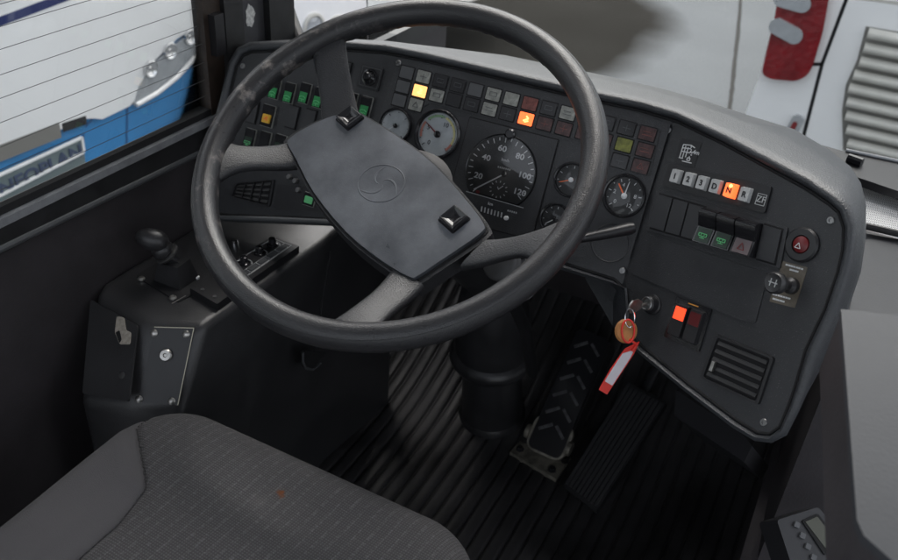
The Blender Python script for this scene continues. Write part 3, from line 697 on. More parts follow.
obj('leather_fob', bm, M['leather'], keys)
bm = tube([fp.p(.008*cos(t)*1.0+.001, .0135*sin(t), .0035) for t in [i*2*pi/24 for i in range(24)]], .0012, 8, closed=True)
obj('red_loop', bm, M['redband'], keys)
tq = [(627, 343), (634, 346), (618, 393), (606, 384)]
td = (kf-CAM).dot(f_)+.004
tp = Pl(dep(620, 367, td), (r_*.9+f_*.35).normalized(), (u_*.95-f_*.1+r_*.3).normalized())
obj('red_tag', prism(tp, roundpoly(tp.ls([(621, 347), (634, 343), (631, 356), (613, 395), (604, 387), (611, 367)]), .001), -.0006, .0002), M['redband'], keys)
obj('paper_label', prism(tp, roundpoly(tp.ls([(619.5, 352), (630, 351), (628, 359), (616, 386), (608, 379), (613, 366)]), .0008), .0002, .0007), M['paper'], keys)
obj('tag_cord', tube([fp.p(.003, -.010, .003), tp.p(*tp.l(631, 345), .001), tp.p(*tp.l(628, 352), .001)], .0018, 8), M['redband'], keys)

# ================================================================== STEERING WHEEL
WC = V((-.429, .755, .80)); WT = .525
PW = Pl(WC, (1, 0, 0), (0, cos(WT), sin(WT)))
DISH = -.046
PH = PW.up(DISH)
sw = thing('steering_wheel', 'big four-spoke black steering wheel with a worn grainy rim', 'steering wheel', PW.p(0, 0, DISH-.03))
RM = .2152; rt = .0148
bm = tube([PW.p(RM*cos(t*2*pi/160), RM*sin(t*2*pi/160), 0) for t in range(160)], rt, 28, closed=True, up=PW.N, flat=1.08)
# faint seam/groove lines on the rim's inside: finger bumps below
for v in bm.verts:
    d = v.co-WC; a_ = d.dot(PW.D); b_ = d.dot(PW.U); hh_ = d.dot(PW.N); rr_ = sqrt(a_*a_+b_*b_)
    if hh_ < -.008:
        an = math.atan2(b_, a_); v.co += (PW.D*(a_/rr_)+PW.U*(b_/rr_))*(.0009*sin(an*70))
obj('rim', bm, M['rim'], sw, sharp=180)
obj('rim_mould_line', tube([PW.p((RM+rt*.62)*cos(t*2*pi/160), (RM+rt*.62)*sin(t*2*pi/160), rt*.84) for t in range(160)], .0005, 6, closed=True), M['spoke'], sw)
def spoke(pad2, rim2, wmid=.85, thick=.013):
    A0, A1 = [V(PH.l(*p)) for p in pad2]; B0, B1 = [V(PW.l(*p)) for p in rim2]
    # push rim points to the tube centre line
    B0 = B0.normalized()*(RM-.001); B1 = B1.normalized()*(RM-.001)
    rows_ = []; n_ = 16; dirv = ((B0+B1)/2-(A0+A1)/2).normalized()
    for i in range(n_+1):
        t = i/n_
        ca = (A0+A1)/2; cb = (B0+B1)/2; c = ca.lerp(cb, t)
        ha = (A1-A0)/2; hb = (B1-B0)/2
        flare = abs(t-.42)/.58 if t > .42 else 0
        h_ = ha.lerp(ha*wmid, min(1, t/.42)) if t <= .42 else (ha*wmid).lerp(hb, flare**3.4)
        hz_ = DISH*(1-t)**1.0*(1 if t < 1 else 0)
        hz_ = DISH*(1-(t*t*(3-2*t)*.6+t*.4))
        th = thick*(1-.25*t)
        sec = []
        for k in range(20):
            an = 2*pi*k/20; cx = abs(cos(an))**.4*(1 if cos(an) >= 0 else -1); sy = abs(sin(an))**.45*(1 if sin(an) >= 0 else -1)
            p = c+h_*cx; sec.append(PW.p(p.x, p.y, hz_+th*.55*sy-.003+.002*(1-cx*cx)))
        rows_.append(sec)
    return loft(rows_, closedu=True)
SPK = [((322, 131), (360, 120), (321, 60), (350, 44)), ((292, 142), (298, 166), (214, 130), (207, 190)), ((392, 270), (424, 286), (316, 333), (384, 335)), ((460, 268), (488, 240), (540, 270), (585, 208))]
for s in SPK: obj('spoke', spoke(s[:2], s[2:]), M['spoke'], sw, sharp=60)
padpx = [(286, 141), (300, 131), (325, 119), (350, 111), (358, 112.5), (400, 138), (440, 169), (475, 208), (491, 230), (490, 238), (470, 253), (440, 273), (422, 285), (413, 286), (384, 269), (346, 238), (312, 196), (293, 160), (285.5, 147)]
PB = [PH.l(*p) for p in padpx]
def smooth2(pts, n=3): return [(v.x, v.y) for v in cat_rom([(p[0], p[1], 0) for p in pts], n, True)]
PBs = smooth2(PB, 3)
obj('pad_base', prism(PH, scaleq(PBs, 1.0), -.020, .003), M['spoke'], sw, bev=.003, seg=3)
pd = prism(PH, scaleq(PBs, .945), .002, .0085); bevel(pd, .004, 4, 50)
bm = pd
pad = obj('hub_pad', bm, M['pad'], sw, sharp=50)
obj('pad_groove', tube([PH.p(a, b, .0030) for a, b in scaleq(PBs, .960)], .0013, 6, closed=True), M['gap'], sw)
# embossed emblem
ea, eb = PH.l(383, 187.5); hT = .0084; er = .0255
obj('emblem', tube([PH.p(ea+er*1.08*cos(t*2*pi/60), eb+er*.98*sin(t*2*pi/60), hT) for t in range(60)], .0008, 6, closed=True), M['pad'], pad)
for k in range(3):
    an = R(100+120*k); pts = []
    for i in range(9):
        t = i/8; rr_ = er*(.12+.86*t); aa = an+1.9*(1-t)**1.3; pts.append(PH.p(ea+rr_*cos(aa), eb+rr_*sin(aa), hT))
    obj('emblem_blade', tube(pts, [.0003+.0011*sin(pi*min(1, i/8*.8+.1)) for i in range(9)], 8, up=PH.N, flat=.5), M['pad'], pad)
# horn buttons (dished square keys)
for x, y, rot in ((352, 123.5, -.1), (455.5, 224, -.12)):
    a, b = PH.l(x, y); e1 = V(PH.l(x+12, y-2))-V((a, b)); rot_ = math.atan2(e1.y, e1.x)+R(-42)+R(45 if False else 0)
    # align with the pad's long axis
    la = V(PH.l(486, 232))-V(PH.l(351, 112)); rot_ = math.atan2(la.y, la.x)
    o = obj('horn_button', prism(PH, rrect(a, b, .026, .026, .002, rot=rot_), .007, .0095), M['gloss'], sw, bev=.0008)
    sq = rrect(a, b, .023, .023, .0015, rot=rot_); rws = []
    for s_, hh_ in ((1, .0095), (.98, .0145), (.9, .0155), (.72, .0135), (.45, .0120), (.2, .0115), (.02, .0114)):
        rws.append([PH.p(a+(p[0]-a)*s_, b+(p[1]-b)*s_, hh_) for p in sq])
    obj('key_cap', loft(rws, closedu=True), M['gloss'], o, sharp=40)
obj('hub', lathe(PH, 0, 0, [(.0, -.005), (.055, -.012), (.052, -.03), (.040, -.05), (.034, -.06), (.0, -.06)], 40), M['col'], sw)

# ================================================================== STEERING COLUMN
AX = -PW.N
sc0 = PH.p(0, 0, -.062)
base = zc(489, 418, 0.0)
colm = thing('steering_column', 'black steering column with a flanged round housing rising from the ribbed floor', 'steering column', base)
nb = (V((base.x, base.y, .30)))
def ring_h(px, py, z): return zc(px, py, z)
c_lo = zc(492, 412, .02)
axis = V((-.02, -.16, 1)).normalized()
obj('lower_tube', lathev(c_lo, axis, [(.062, -.03), (.060, .06), (.058, .12), (.062, .16)], 48), M['col'], colm)
obj('flange', lathev(c_lo, axis, [(.062, .15), (.070, .158), (.078, .162), (.082, .170), (.080, .180), (.074, .186), (.066, .192)], 56), M['col'], colm, sharp=50)
obj('upper_housing', lathev(c_lo, axis, [(.070, .18), (.071, .25), (.066, .29), (.055, .34), (.048, .37), (.0, .38)], 48), M['col'], colm)
top = c_lo+axis*.36
obj('upper_shroud', tube([top, top.lerp(sc0, .4), top.lerp(sc0, .75), sc0], [.046, .040, .045, .042], 28), M['col'], colm, sharp=50)
# ribbed bellows right of the column
bl0 = dep(498, 262, 1.02); bl1 = dep(522, 288, 1.10); pts = []; rd = []
for i in range(41):
    t = i/40; pts.append(bl0.lerp(bl1, t)+V((0, 0, .01*sin(t*pi)))); rd.append(.019+.0035*sin(t*2*pi*6))
obj('bellows', tube(pts, rd, 24), mat('bellows_rubber', (.05, .05, .052), .5), colm, sharp=60)
obj('linkage_rod', tube([dep(512, 300, 1.12), dep(526, 330, 1.24), dep(532, 372, 1.38)], .009, 14), M['slatb'], colm)
obj('boot_step', lathev(c_lo, axis, [(.066, -.02), (.067, .004), (.062, .012)], 48), M['col'], colm)
# stalk
s0 = sc0.lerp(top, .12); s1 = dep(578, 239, 1.05); s2 = dep(630, 228.5, 1.045)
obj('indicator_stalk', tube([s0, dep(520, 256, 1.03), s1, dep(600, 235, 1.048), s2, dep(633.6, 227.6, 1.0452)], [.008, .0065, .0068, .0085, .0100, .0085], 20, flat=.75), M['black'], colm, sharp=40)

# ================================================================== FLOOR & TOE BOARD
def fz(y):  # floor profile: flat, then sweeping up into the toe board
    if y < 1.12: return 0
    t = y-1.12; return 1.0*t*t if t < .30 else .09+.60*(t-.30)
ys = [.15+.05*i for i in range(29)]
rows_ = []; per = .0275; x = -1.0; xs = []
while x < 1.0:
    xs += [(x, -.0042), (x+.0012, -.0008), (x+.0045, .0012), (x+.0095, .0021), (x+.0125, .0023), (x+.0155, .0021), (x+.0205, .0012), (x+.0238, -.0008), (x+.0250, -.0042)]; x += per
for y in ys: rows_.append([(px_, y, fz(y)+(dz*.5 if dz > -.003 else dz)) for px_, dz in xs])
bm = loft(rows_)
obj('floor', bm, M['rubber'], kind='structure', sharp=70, keep=True)

# ================================================================== PEDALS
bp0 = [zc(*p, .012) for p in ((510, 452), (526, 434), (571, 458), (556, 479))]
br = thing('brake_pedal', 'black brake pedal with chevron tread on a worn steel base plate with four bolts', 'pedal', bp0[0])
zup = V((0, 0, 1))
bm = prism3(NB(), [p-zup*.010 for p in bp0], [p-zup*0 for p in bp0]); obj('base_plate', bm, M['dsteel'], br, bev=.002)
for x, y in ((520, 449.5), (552, 470), (531, 441), (565, 461)): obj('bolt', lathev(zc(x, y, .013), zup, [(.008, -.001), (.008, .002), (.0055, .003), (.0055, .007), (0, .008)], 6 if x > 0 else 20), M['gap' if x in (531,) else 'black'], br)
b0, b1 = zc(529, 438, .035), zc(563, 453, .035)       # hinge ends
t0_, t1_ = zc(586, 334, .19), zc(620, 351, .19)
tp_ = [b0, b1, t1_, t0_]
nrm = (b1-b0).cross(t0_-b0).normalized()
if nrm.z < 0: nrm = -nrm
Dd = (b1-b0).normalized(); Uu = nrm.cross(Dd)
if Uu.dot(t0_-b0) < 0: Uu = -Uu
PP = Pl((b0+b1)/2, Dd, Uu); 
if PP.N.dot(nrm) < 0: PP = Pl(PP.o, -Dd, Uu)
Lp = (t0_-b0).length; Wp = (b1-b0).length
obj('tread_plate', prism(PP, rrect(0, Lp/2-.005, Wp*.95, Lp+.02, .012, 6), -.016, 0), M['gloss'], br, bev=.003)
obj('pedal_housing', prism(PP, rrect(Wp*.08, Lp/2+.02, Wp*.84, Lp-.03, .012, 6), -.075, -.0165), M['gap'], br)
obj('hinge_shoe', prism(PP, rrect(0, .018, Wp*1.12, .075, .022, 6), -.02, -.004), M['dsteel'], br, bev=.003)
bm = NB()
for i in range(9):
    yb_ = .03+.035*i
    if yb_ > Lp-.02: break
    for s in (-1, 1):
        strokes(PP, [[(s*.004, yb_+.012), (s*Wp*.36, yb_-.006)]], .0055, 0, bm, th=.003)
obj('chevron_tread', bm, mat('worn_tread', (.12, .12, .125), .3, .5, var=.5, vscale=90), br, bev=.0008, seg=1)
for s in (-1, 1):
    hp_ = PP.p(s*Wp*.60, .012, -.004); obj('hinge_ear', lathev(hp_, Dd, [(0, -.004), (.014, -.004), (.014, .004), (0, .004)], 24), M['dsteel'], br, bev=.001)
# accelerator
g0, g1 = zc(565, 484, .03), zc(596, 511, .03); g3, g2 = zc(630, 384, .15), zc(665, 402, .15)
ac = thing('accelerator_pedal', 'long flat black accelerator pedal with lengthwise ribs beside the brake pedal', 'pedal', g0)
Uu = ((g3+g2)/2-(g0+g1)/2).normalized(); Dd = (g1-g0); Dd = (Dd-Uu*Dd.dot(Uu)).normalized()
PA = Pl((g0+g1)/2, Dd, Uu)
if PA.N.z < 0: PA = Pl(PA.o, -Dd, Uu)
q = PA.ls([(563, 486), (596, 512), (667, 402), (628, 382)])
obj('pedal_plate', prism(PA, roundpoly(q, .004), -.014, 0), M['col'], ac, bev=.002)
bm = NB()
for i in range(9):
    u = .07+.86*i/8; strokes(PA, [[bil(u, .03, [q[0], q[1], q[2], q[3]]), bil(u, .97, [q[0], q[1], q[2], q[3]])]], .0062, 0, bm, th=.003)
obj('pedal_ribs', bm, mat('rib_rubber', (.035, .035, .037), .5, dust=.3), ac, bev=.0008, seg=1)
obj('pedal_arm', tube([PA.p(0, .1, -.02), zc(640, 400, .12), zc(655, 370, .16)], .012, 12), M['black'], ac)
# far foot switch left
fs = thing('foot_pedal', 'small dark foot pedal at the left behind the wheel rim', 'pedal', zc(350, 392, .04))
obj('pedal_pad', box3((-.03, -.05, -.008), (.03, .05, .008)), M['black'], fs, bev=.004)
o = list(fs.children)[0]; o.location = (0, 0, .02); o.rotation_euler = (R(35), 0, R(-10))
obj('pedal_stem', tube([zc(345, 402, .0), zc(350, 392, .05)], .008, 10), M['steel'], fs)
# under-dash clutter right of the column
fo = thing('footwell_panel', 'black panel closing the footwell below the dashboard', 'panel', (-.3, 1.75, .3))
obj('bulkhead', box3((-.95, 1.54, .0), (1.2, 1.58, .40)), M['wall'], fo)
cw = thing('control_box', 'black box under the right wing of the dashboard', 'box', dep(700, 440, 1.15))
q0 = [dep(676, 390, 1.12), dep(742, 434, 1.04), dep(752, 446, 1.02), dep(744, 462, 1.04), dep(674, 415, 1.14)]
bk = V((.03, .14, -.14)); obj('housing', prism3(NB(), [p+bk for p in q0], q0), M['black'], cw, bev=.005)
hb_ = thing('footwell_dark_box', 'matt black heater box on the floor in the dark right corner of the footwell', 'box', (.15, 1.1, 0))
obj('dark_box_case', box3((.045, .75, .0), (.40, 1.50, .24)), M['wall'], hb_, bev=.012)  # black box added to keep this corner of the footwell dark
# ================================================================== SIDE WALL, CONSOLE, WINDOW
XW = -.87
def wp(x, y, dx=0): return hitp(x, y, (XW+dx, 0, 0), (1, 0, 0))
zs = wp(100, 163).z-.012
sw_ = thing('side_wall', 'black vinyl covered cab wall below the side window', 'wall', (XW, .6, 0))
def zl(p, q):   # height along the wall from two photographed points of one edge
    a, b = wp(*p), wp(*q); return lambda y: a.z+(b.z-a.z)*(y-a.y)/(b.y-a.y)
def slab(x0, x1, zlo, zhi, y0=-.3, y1=1.09, bm=None):
    return prism3(bm or NB(), [(x0, y0, zlo(y0)), (x1, y0, zlo(y0)), (x1, y1, zlo(y1)), (x0, y1, zlo(y1))], [(x0, y0, zhi(y0)), (x1, y0, zhi(y0)), (x1, y1, zhi(y1)), (x0, y1, zhi(y1))])
zgf = zl((0, 206), (217, 105)); zrt = zl((0, 214), (211, 114)); zrb = zl((0, 223.5), (211, 121)); zri = zl((57, 219), (208, 146.5))
obj('wall_panel', slab(XW-.012, XW, lambda y: -.05, lambda y: zrb(y)-.035, y1=1.75), M['wall'], sw_)
obj('wall_rail', tube([(XW+.004, -.2, zri(-.2)), (XW+.004, 1.12, zri(1.12))], .0055, 10), M['cellA'], sw_)
obj('wall_top', slab(XW-.012, XW+.006, lambda y: zrb(y)-.035, lambda y: zrb(y)-.003, y1=1.75), M['frame'], sw_, bev=.003)
sd_ = thing('side_window', 'driver side window with fine heating wires and a grey rail along its sill', 'window', (XW, .6, zs))
obj('bottom_seal', slab(XW-.008, XW+.003, zrt, zgf), M['gap'], sd_, bev=.001)
obj('sill_rail', slab(XW-.01, XW+.010, zrb, lambda y: zrt(y)-.001, y1=1.095), M['alu'], sd_, bev=.0015)
zg = zgf(1.0)
obj('pane', box3((XW-.0065, -.3, min(zgf(-.3), zgf(1.0))-.005), (XW-.0035, 1.09, 1.95)), M['wglass'], sd_)
yv = wp(205, 50).y
bm = NB()
for (x, y) in ((0, 5.5), (0, 27.5), (0, 50), (0, 75), (0, 98), (0, 122), (0, 146), (0, 168), (0, 188)):
    z = hitp(x+20, y-7, (XW-.003, 0, 0), (1, 0, 0)).z
    n_ = 50; pts = [V((XW-.0029, .3+(yv-.3)*i/n_, z)) for i in range(n_+1)]
    tube(pts, .00042, 5, bm=bm)
obj('heating_wires', bm, M['wire'], sd_)
yv = wp(205, 50).y
obj('front_seal', box3((XW-.008, yv-.002, zg-.01), (XW+.004, yv+.035, 1.95)), mat('seal_rubber_brown', (.035, .024, .018), .5, var=.4, vscale=40), sd_, bev=.003)
for (x0_, z0_) in ((213, .0),):
    c_ = wp(211, 33); obj('latch', box3((XW+.004, c_.y-.008, c_.z-.03), (XW+.016, c_.y+.012, c_.z+.03)), M['black'], sd_, bev=.003)
# pillar
pl_ = thing('window_pillar', 'dark grey corner pillar between the side window and the windscreen', 'pillar', (XW, yv+.08, zs))
yp = [yv+.035, wp(236, 0).y, wp(263, 0).y, wp(288, 0).y]
obj('pillar_cover', box3((XW-.05, yp[0], zs-.05), (XW+.012, yp[1], 1.95)), M['frame'], pl_, bev=.006)
obj('pillar_face', box3((XW-.06, yp[1], zs-.05), (XW+.0, yp[2], 1.95)), M['pillar'], pl_, bev=.005)
obj('pillar_edge', box3((XW-.06, yp[2], zs-.05), (XW+.012, yp[3], 1.95)), M['frame'], pl_, bev=.008)
c_ = wp(249.5, 15); bm = NB()
pts = [(0+.011*cos(i*2*pi/14)*(1+random.uniform(-.25, .25)), .017*sin(i*2*pi/14)*(1+random.uniform(-.2, .2))) for i in range(14)]
PPp = Pl((XW+.0005, c_.y, c_.z), (0, 1, 0), (0, 0, 1)); obj('sticker_remnant', prism(PPp, pts, -.0002, .0008), M['sticker'], pl_)
# windscreen
ws = thing('windscreen', 'clear windscreen above the dashboard with black rubber surround', 'window', (-.2, 1.5, .7))
obj('pane', prism3(NB(), [(-.93, 1.52, .50), (1.2, 1.52, .50), (1.2, 1.42, 1.95), (-.93, 1.42, 1.95)], [(-.93, 1.525, .50), (1.2, 1.525, .50), (1.2, 1.425, 1.95), (-.93, 1.425, 1.95)]), M['wglass'], ws)
obj('corner_rubber', tube([dep(304, 50, 1.45), dep(292, 18, 1.47), dep(276, -30, 1.5)], .0095, 10), M['frame'], ws)
obj('hidden_light_shelf', prism3(NB(), [(-.74, 1.13, .64), (1.2, 1.13, .64), (1.2, 1.50, .46), (-.74, 1.50, .46)], [(-.74, 1.13, .66), (1.2, 1.13, .66), (1.2, 1.50, .48), (-.74, 1.50, .48)]), M['wall'], ws)  # unseen slab added to block light into the footwell, left end open
obj('lower_ledge', box3((-.95, 1.47, .40), (1.2, 1.55, .497)), M['wall'], ws)
# ledge right with bar and perforated strip
# console
con = thing('side_console', 'black side console with parking brake lever and heater controls below the window', 'console', (-.75, .7, .2))
ZC = .50
tp6 = [(98, 292), (142, 321), (204, 326), (330, 237), (352, 222), (215, 218), (160, 245)]
T3 = [zc(x, y, ZC) for x, y in tp6]
for k in (5, 6): T3[k].x = XW
T3[0].x = XW+.0
T3[0] = zc(98, 293, ZC); T3[5] = V((XW, T3[5].y+.15, ZC)); T3[4] = V((T3[4].x, T3[4].y+.15, ZC)); T3[6] = V((XW, zc(98, 293, ZC).y+.02, ZC))
bot = []
for i, p in enumerate(T3):
    q = p.copy(); q.z = .0; bot.append(q)
bp_ = [hitp(80, 402, (0, 0, .40), (0, 0, 1)), hitp(131, 412, (0, 0, .40), (0, 0, 1)), hitp(181, 414, (0, 0, .40), (0, 0, 1))]
mid = [p.copy() for p in T3]
for i in range(3): mid[i] = bp_[i].copy()
for i in range(3, 7): mid[i].z = .40
mid[3].x += -.02
bt2 = [p.copy() for p in mid]
for p in bt2: p.z = 0
top_ = [p.copy() for p in T3]
bm = NB(); rws = [bt2, mid, top_]
g_ = [[bm.verts.new(p) for p in r] for r in rws]
for i in range(2):
    for j in range(7): bm.faces.new((g_[i][j], g_[i][(j+1) % 7], g_[i+1][(j+1) % 7], g_[i+1][j]))
bm.faces.new(g_[2])
bmesh.ops.recalc_face_normals(bm, faces=bm.faces[:])
bevel(bm, .012, 4, 20)
obj('console_body', bm, M['console'], con, sharp=180)
PT = Pl((0, 0, ZC), (1, 0, 0), (0, 1, 0))
# front plate with four screws
def facepl(i, j):
    a_, b_, c_ = T3[i], T3[j], mid[j]; D = (b_-a_).normalized(); Nn = D.cross((a_-mid[i]))
    U = ((a_-mid[i])-D*(a_-mid[i]).dot(D)).normalized(); return Pl(a_, D, U)
PF = facepl(1, 2); PL_ = facepl(0, 1)
if PF.N.dot(CAM-PF.o) < 0: print('flip PF')
sp_ = obj('cover_plate', prism(PF, PF.ls([(156, 327.5), (194, 328.5), (178, 405), (138, 402)]), .0, .003), M['black'], con, bev=.0008)
obj('plate_edge', strokes(PF, [PF.ls([(155, 327), (194.5, 328), (178.5, 405)])], .0009, .0028), mat('bare_edge', (.45, .42, .33), .4, .6), con)
for x, y in ((155, 333), (187, 334), (140, 399), (172.5, 401)):
    a, b = PF.l(x, y); obj('screw', lathe(PF, a, b, [(.0050, .003), (.0050, .0045), (.003, .006), (0, .0062)], 20), M['steel'], sp_)
a, b = PF.l(167, 355); obj('lock_knob', lathe(PF, a, b, [(.0085, .003), (.0085, .007), (.007, .0085), (.003, .0085), (.002, .0065), (0, .0065)], 28), M['steel'], sp_)
fl = obj('flap', prism(PL_, roundpoly(PL_.ls([(92, 300), (139, 326), (130, 402), (84, 394)]), .004), .0, .003), M['console'], con, bev=.001)
obj('finger_slot', prism(PL_, roundpoly(PL_.ls([(119, 317), (126, 318), (128, 331), (133, 333), (132, 345), (122, 345), (117, 333)]), .003), .003, .0042), mat('beige_slot', (.33, .30, .26), .5, var=.3, vscale=200), fl)
obj('slot_shadow', prism(PL_, roundpoly(PL_.ls([(118, 333), (122, 331), (124, 340), (122, 344)]), .002), .0042, .0047), M['gap'], fl)
a, b = PL_.l(124, 376); obj('screw', lathe(PL_, a, b, [(.0045, .003), (.0045, .0045), (0, .0055)], 16), M['screw'], fl)
# lever
lv = obj('lever_plate', prism(PT, roundpoly(PT.ls([(136, 277), (160, 262), (208, 288), (178, 303)]), .004), 0, .002), M['black'], con, bev=.0006)
obj('plate_edge', strokes(PT, [PT.ls([(172, 305), (186, 297)])], .0012, .0022), M['steel'], lv)
for x, y in ((141.6, 280), (173, 299), (160, 276), (197, 291)): obj('screw', lathe(PT, *PT.l(x, y), [(.0052, .001), (.0052, .003), (.003, .005), (0, .005)], 20), M['steel'], lv)
for x, y in ((197, 279), (188, 283)): obj('indicator_stud', lathe(PT, *PT.l(x, y), [(.004, .001), (.004, .004), (0, .006)], 14), M['white'], lv)
lev = thing('brake_lever', 'black hand brake lever with an egg shaped knob on the side console', 'lever', zc(176, 278, ZC))
bs = zc(177, 281, ZC)
bm = prism3(NB(), [bs+V(v) for v in ((-.026, -.018, .001), (.022, -.018, .001), (.022, .022, .001), (-.026, .022, .001))], [bs+V(v) for v in ((-.020, -.012, .030), (.016, -.012, .034), (.016, .014, .036), (-.020, .014, .032))])
obj('boot', bm, M['col'], lev, bev=.007, seg=4)
s_b = dep(176, 262, (bs-CAM).dot(f_)-.01); s_t = dep(161, 248, (bs-CAM).dot(f_)-.03); kt = dep(152, 238, (bs-CAM).dot(f_)-.04)
obj('stem', tube([bs+V((0, 0, .025)), s_b, s_t], [.013, .008, .0075], 18), M['col'], lev)
obj('collar', lathev(s_b.lerp(s_t, .55), (s_t-s_b), [(.008, -.003), (.017, -.001), (.018, .002), (.014, .004), (.008, .004)], 32), M['screw'], lev, sharp=60)
obj('collar_cup', lathev(s_b.lerp(s_t, .8), (s_t-s_b), [(.012, -.004), (.0155, .0), (.014, .010), (.008, .014)], 28), M['col'], lev, sharp=60)
k0, k1 = dep(164, 243, (bs-CAM).dot(f_)-.036), dep(140, 236, (bs-CAM).dot(f_)-.046)
bm = NB(); bmesh.ops.create_uvsphere(bm, u_segments=28, v_segments=16, radius=1)
ax_ = (k1-k0).normalized(); y_ = ax_.orthogonal().normalized(); z_ = ax_.cross(y_); kc = (k0+k1)/2
for v in bm.verts:
    c = v.co.copy(); tp = 1-.12*c.x; v.co = kc+ax_*(c.x*.023)+y_*(c.y*.0155*tp)+z_*(c.z*.0155*tp)
obj('knob', bm, M['col'], lev, sharp=180)
# heater panel
hq = [zc(*p, ZC+.012) for p in ((272, 236), (299, 246), (217, 304), (190, 288))]
PHt = Pl((0, 0, ZC+.012), (1, 0, 0), (0, 1, 0))
ht = obj('heater_panel', prism3(NB(), [p-zup*.012 for p in hq], hq), M['black'], con, bev=.002, label='slim heater control panel with knobs and push buttons')
q = [(p.x, p.y) for p in hq]
def hb(u, v): return bil(u, v, [q[3], q[0], q[1], q[2]])   # u along length from near end, v across
obj('panel_border', strokes(PHt, [[hb(.30, .10), hb(.97, .10), hb(.97, .80), hb(.30, .80)], [hb(.4, .56), hb(.97, .56)]], .0010, 0), M['key'], ht)
for u in (.53, .72, .89): 
    a, b = hb(u, .33); o = obj('knob', lathe(PHt, a, b, [(.0085, 0), (.0085, .002), (.006, .003), (.0055, .011), (.004, .012), (0, .012)], 20), M['gloss'], ht)
    obj('scale_marks', strokes(PHt, [[(a+.011*cos(R(t)), b+.011*sin(R(t))) for t in range(20, 200, 20)]], .0009, 0), M['white'], ht)
for u in (.40, .52, .64, .76, .88):
    a, b = hb(u, .68); obj('push_button', prism(PHt, [hb(u-.045, .60), hb(u+.045, .60), hb(u+.045, .76), hb(u-.045, .76)], 0, .0022), M['cellA'], ht, bev=.0005, seg=1)
    obj('button_outline', strokes(PHt, [[hb(u-.05, .585), hb(u+.05, .585), hb(u+.05, .775), hb(u-.05, .775), hb(u-.05, .585)]], .0006, 0), M['key'], ht)
for u, v in ((.05, .3), (.05, .75), (.22, .85)): obj('panel_screw', lathe(PHt, *hb(u, v), [(.0028, 0), (.0028, .0012), (0, .0012)], 12), M['screw'], ht)
obj('stud', lathe(PT, *PT.l(235, 246), [(.006, 0), (.006, .004), (.0045, .010), (.003, .011), (0, .011)], 20), M['chrome'], con)
# hole with bent lip in the console side
hd = dep(311, 361, 1.12)
hole = Pl(hd, (.62, .78, 0), (0, 0, 1))
# put it on the console's long side
a_, b_ = T3[2], T3[3]; D = (b_-a_).normalized(); U2 = ((a_-mid[2])-D*(a_-mid[2]).dot(D)).normalized(); PS = Pl(a_, D, U2)
if PS.N.dot(CAM-PS.o) < 0: PS = Pl(a_, -D, U2)
obj('cable_hole', prism(PS, roundpoly(PS.ls([(300, 350), (326, 352), (312, 369), (303, 368)]), .006), -.001, .0015), M['gap'], con)
obj('hole_lip', tube([PS.p(*PS.l(*p), .002) for p in ((302, 352), (302, 362), (305, 368), (312, 369.5), (320, 363))], .002, 8), M['cellA'], con)
obj('side_seam', tube([PS.p(*PS.l(*p), .001) for p in ((330, 252), (322, 300), (316, 350))], .0015, 6), M['gap'], con)

# ================================================================== SEAT
ZS = .5
seat = thing('driver_seat', 'grey driver seat cushion of woven cloth with a small rust brown stain', 'seat', (-.43, .3, .3))
xl, xr, yf, yb2 = -.655, -.19, .598, .05
def zprof(x, y):
    # signed distance inside a rounded rectangle
    cx, cy = (xl+xr)/2, (yf+yb2)/2; hx, hy = (xr-xl)/2, (yf-yb2)/2; rr_ = .085
    qx, qy = abs(x-cx)-hx+rr_, abs(y-cy)-hy+rr_
    d = sqrt(max(qx, 0)**2+max(qy, 0)**2)+min(max(qx, qy), 0)-rr_
    e = max(0, min(1, -d/.05)); z = ZS-.05*(1-sqrt(max(0, 1-(1-e)**2)))
    z += .0022*sin(x*19+y*7+1)*min(1, max(0, -d/.08)) + .0012*sin(y*43-x*21)*min(1, max(0, -d/.08)) + .006*sin(min(1, -d/.15)*pi/2)
    return z, d
def seamx(y):   # seam between bolster and centre
    return xs_a + 0
SA = [zc(136, 424, ZS), zc(147, 490, ZS), zc(118, 528, ZS), zc(80, 562, ZS)]
SA.sort(key=lambda p: -p.y)
def seamx(y):
    P = [(p.y, p.x) for p in SA]
    if y >= P[0][0]: return P[0][1]+(y-P[0][0])*(-.3)
    for (y0, x0), (y1, x1) in zip(P, P[1:]):
        if y <= y0 and y >= y1:
            t = (y0-y)/max(1e-6, y0-y1); t2 = t; return x0+(x1-x0)*t2
    return P[-1][1]
cx, cy = (xl+xr)/2, (yf+yb2)/2
def outl(y):
    rr_ = .085; dy = max(0, abs(y-cy)-((yf-yb2)/2-rr_)); s = rr_-sqrt(max(0, rr_*rr_-dy*dy)); return xl+s, xr-s
NY = 90
def strip(u0, u1, nx):
    rws = []
    for i in range(NY+1):
        t = i/NY; t = .5-.5*cos(pi*t); y = yb2+(yf-yb2)*t; L0, R0 = outl(y); s = min(max(seamx(y), L0+.0), R0); lo, hi = (L0, s) if u0 == 0 else (s, R0); row = []
        for j in range(nx+1):
            v = j/nx
            if u0 == 0: v = v*v*(1)*.5+v*.5
            else: v = v*.5+(1-(1-v)**2)*.5
            x = lo+(hi-lo)*v; z, d = zprof(x, y)
            sd2 = abs(x-s); z -= .0035*math.exp(-(sd2/.0035)**2)
            if u0 == 0: z += .010*min(1, sd2/.03)*max(0, min(1, -d/.03))
            row.append((x, y, z))
        rws.append(row)
    return rws
A_ = strip(0, 0, 40); B_ = strip(1, 1, 90)
obj('bolster', loft(A_), M['bolster'], seat, sharp=180); obj('cushion', loft(B_), M['weave'], seat, sharp=180, keep=False)
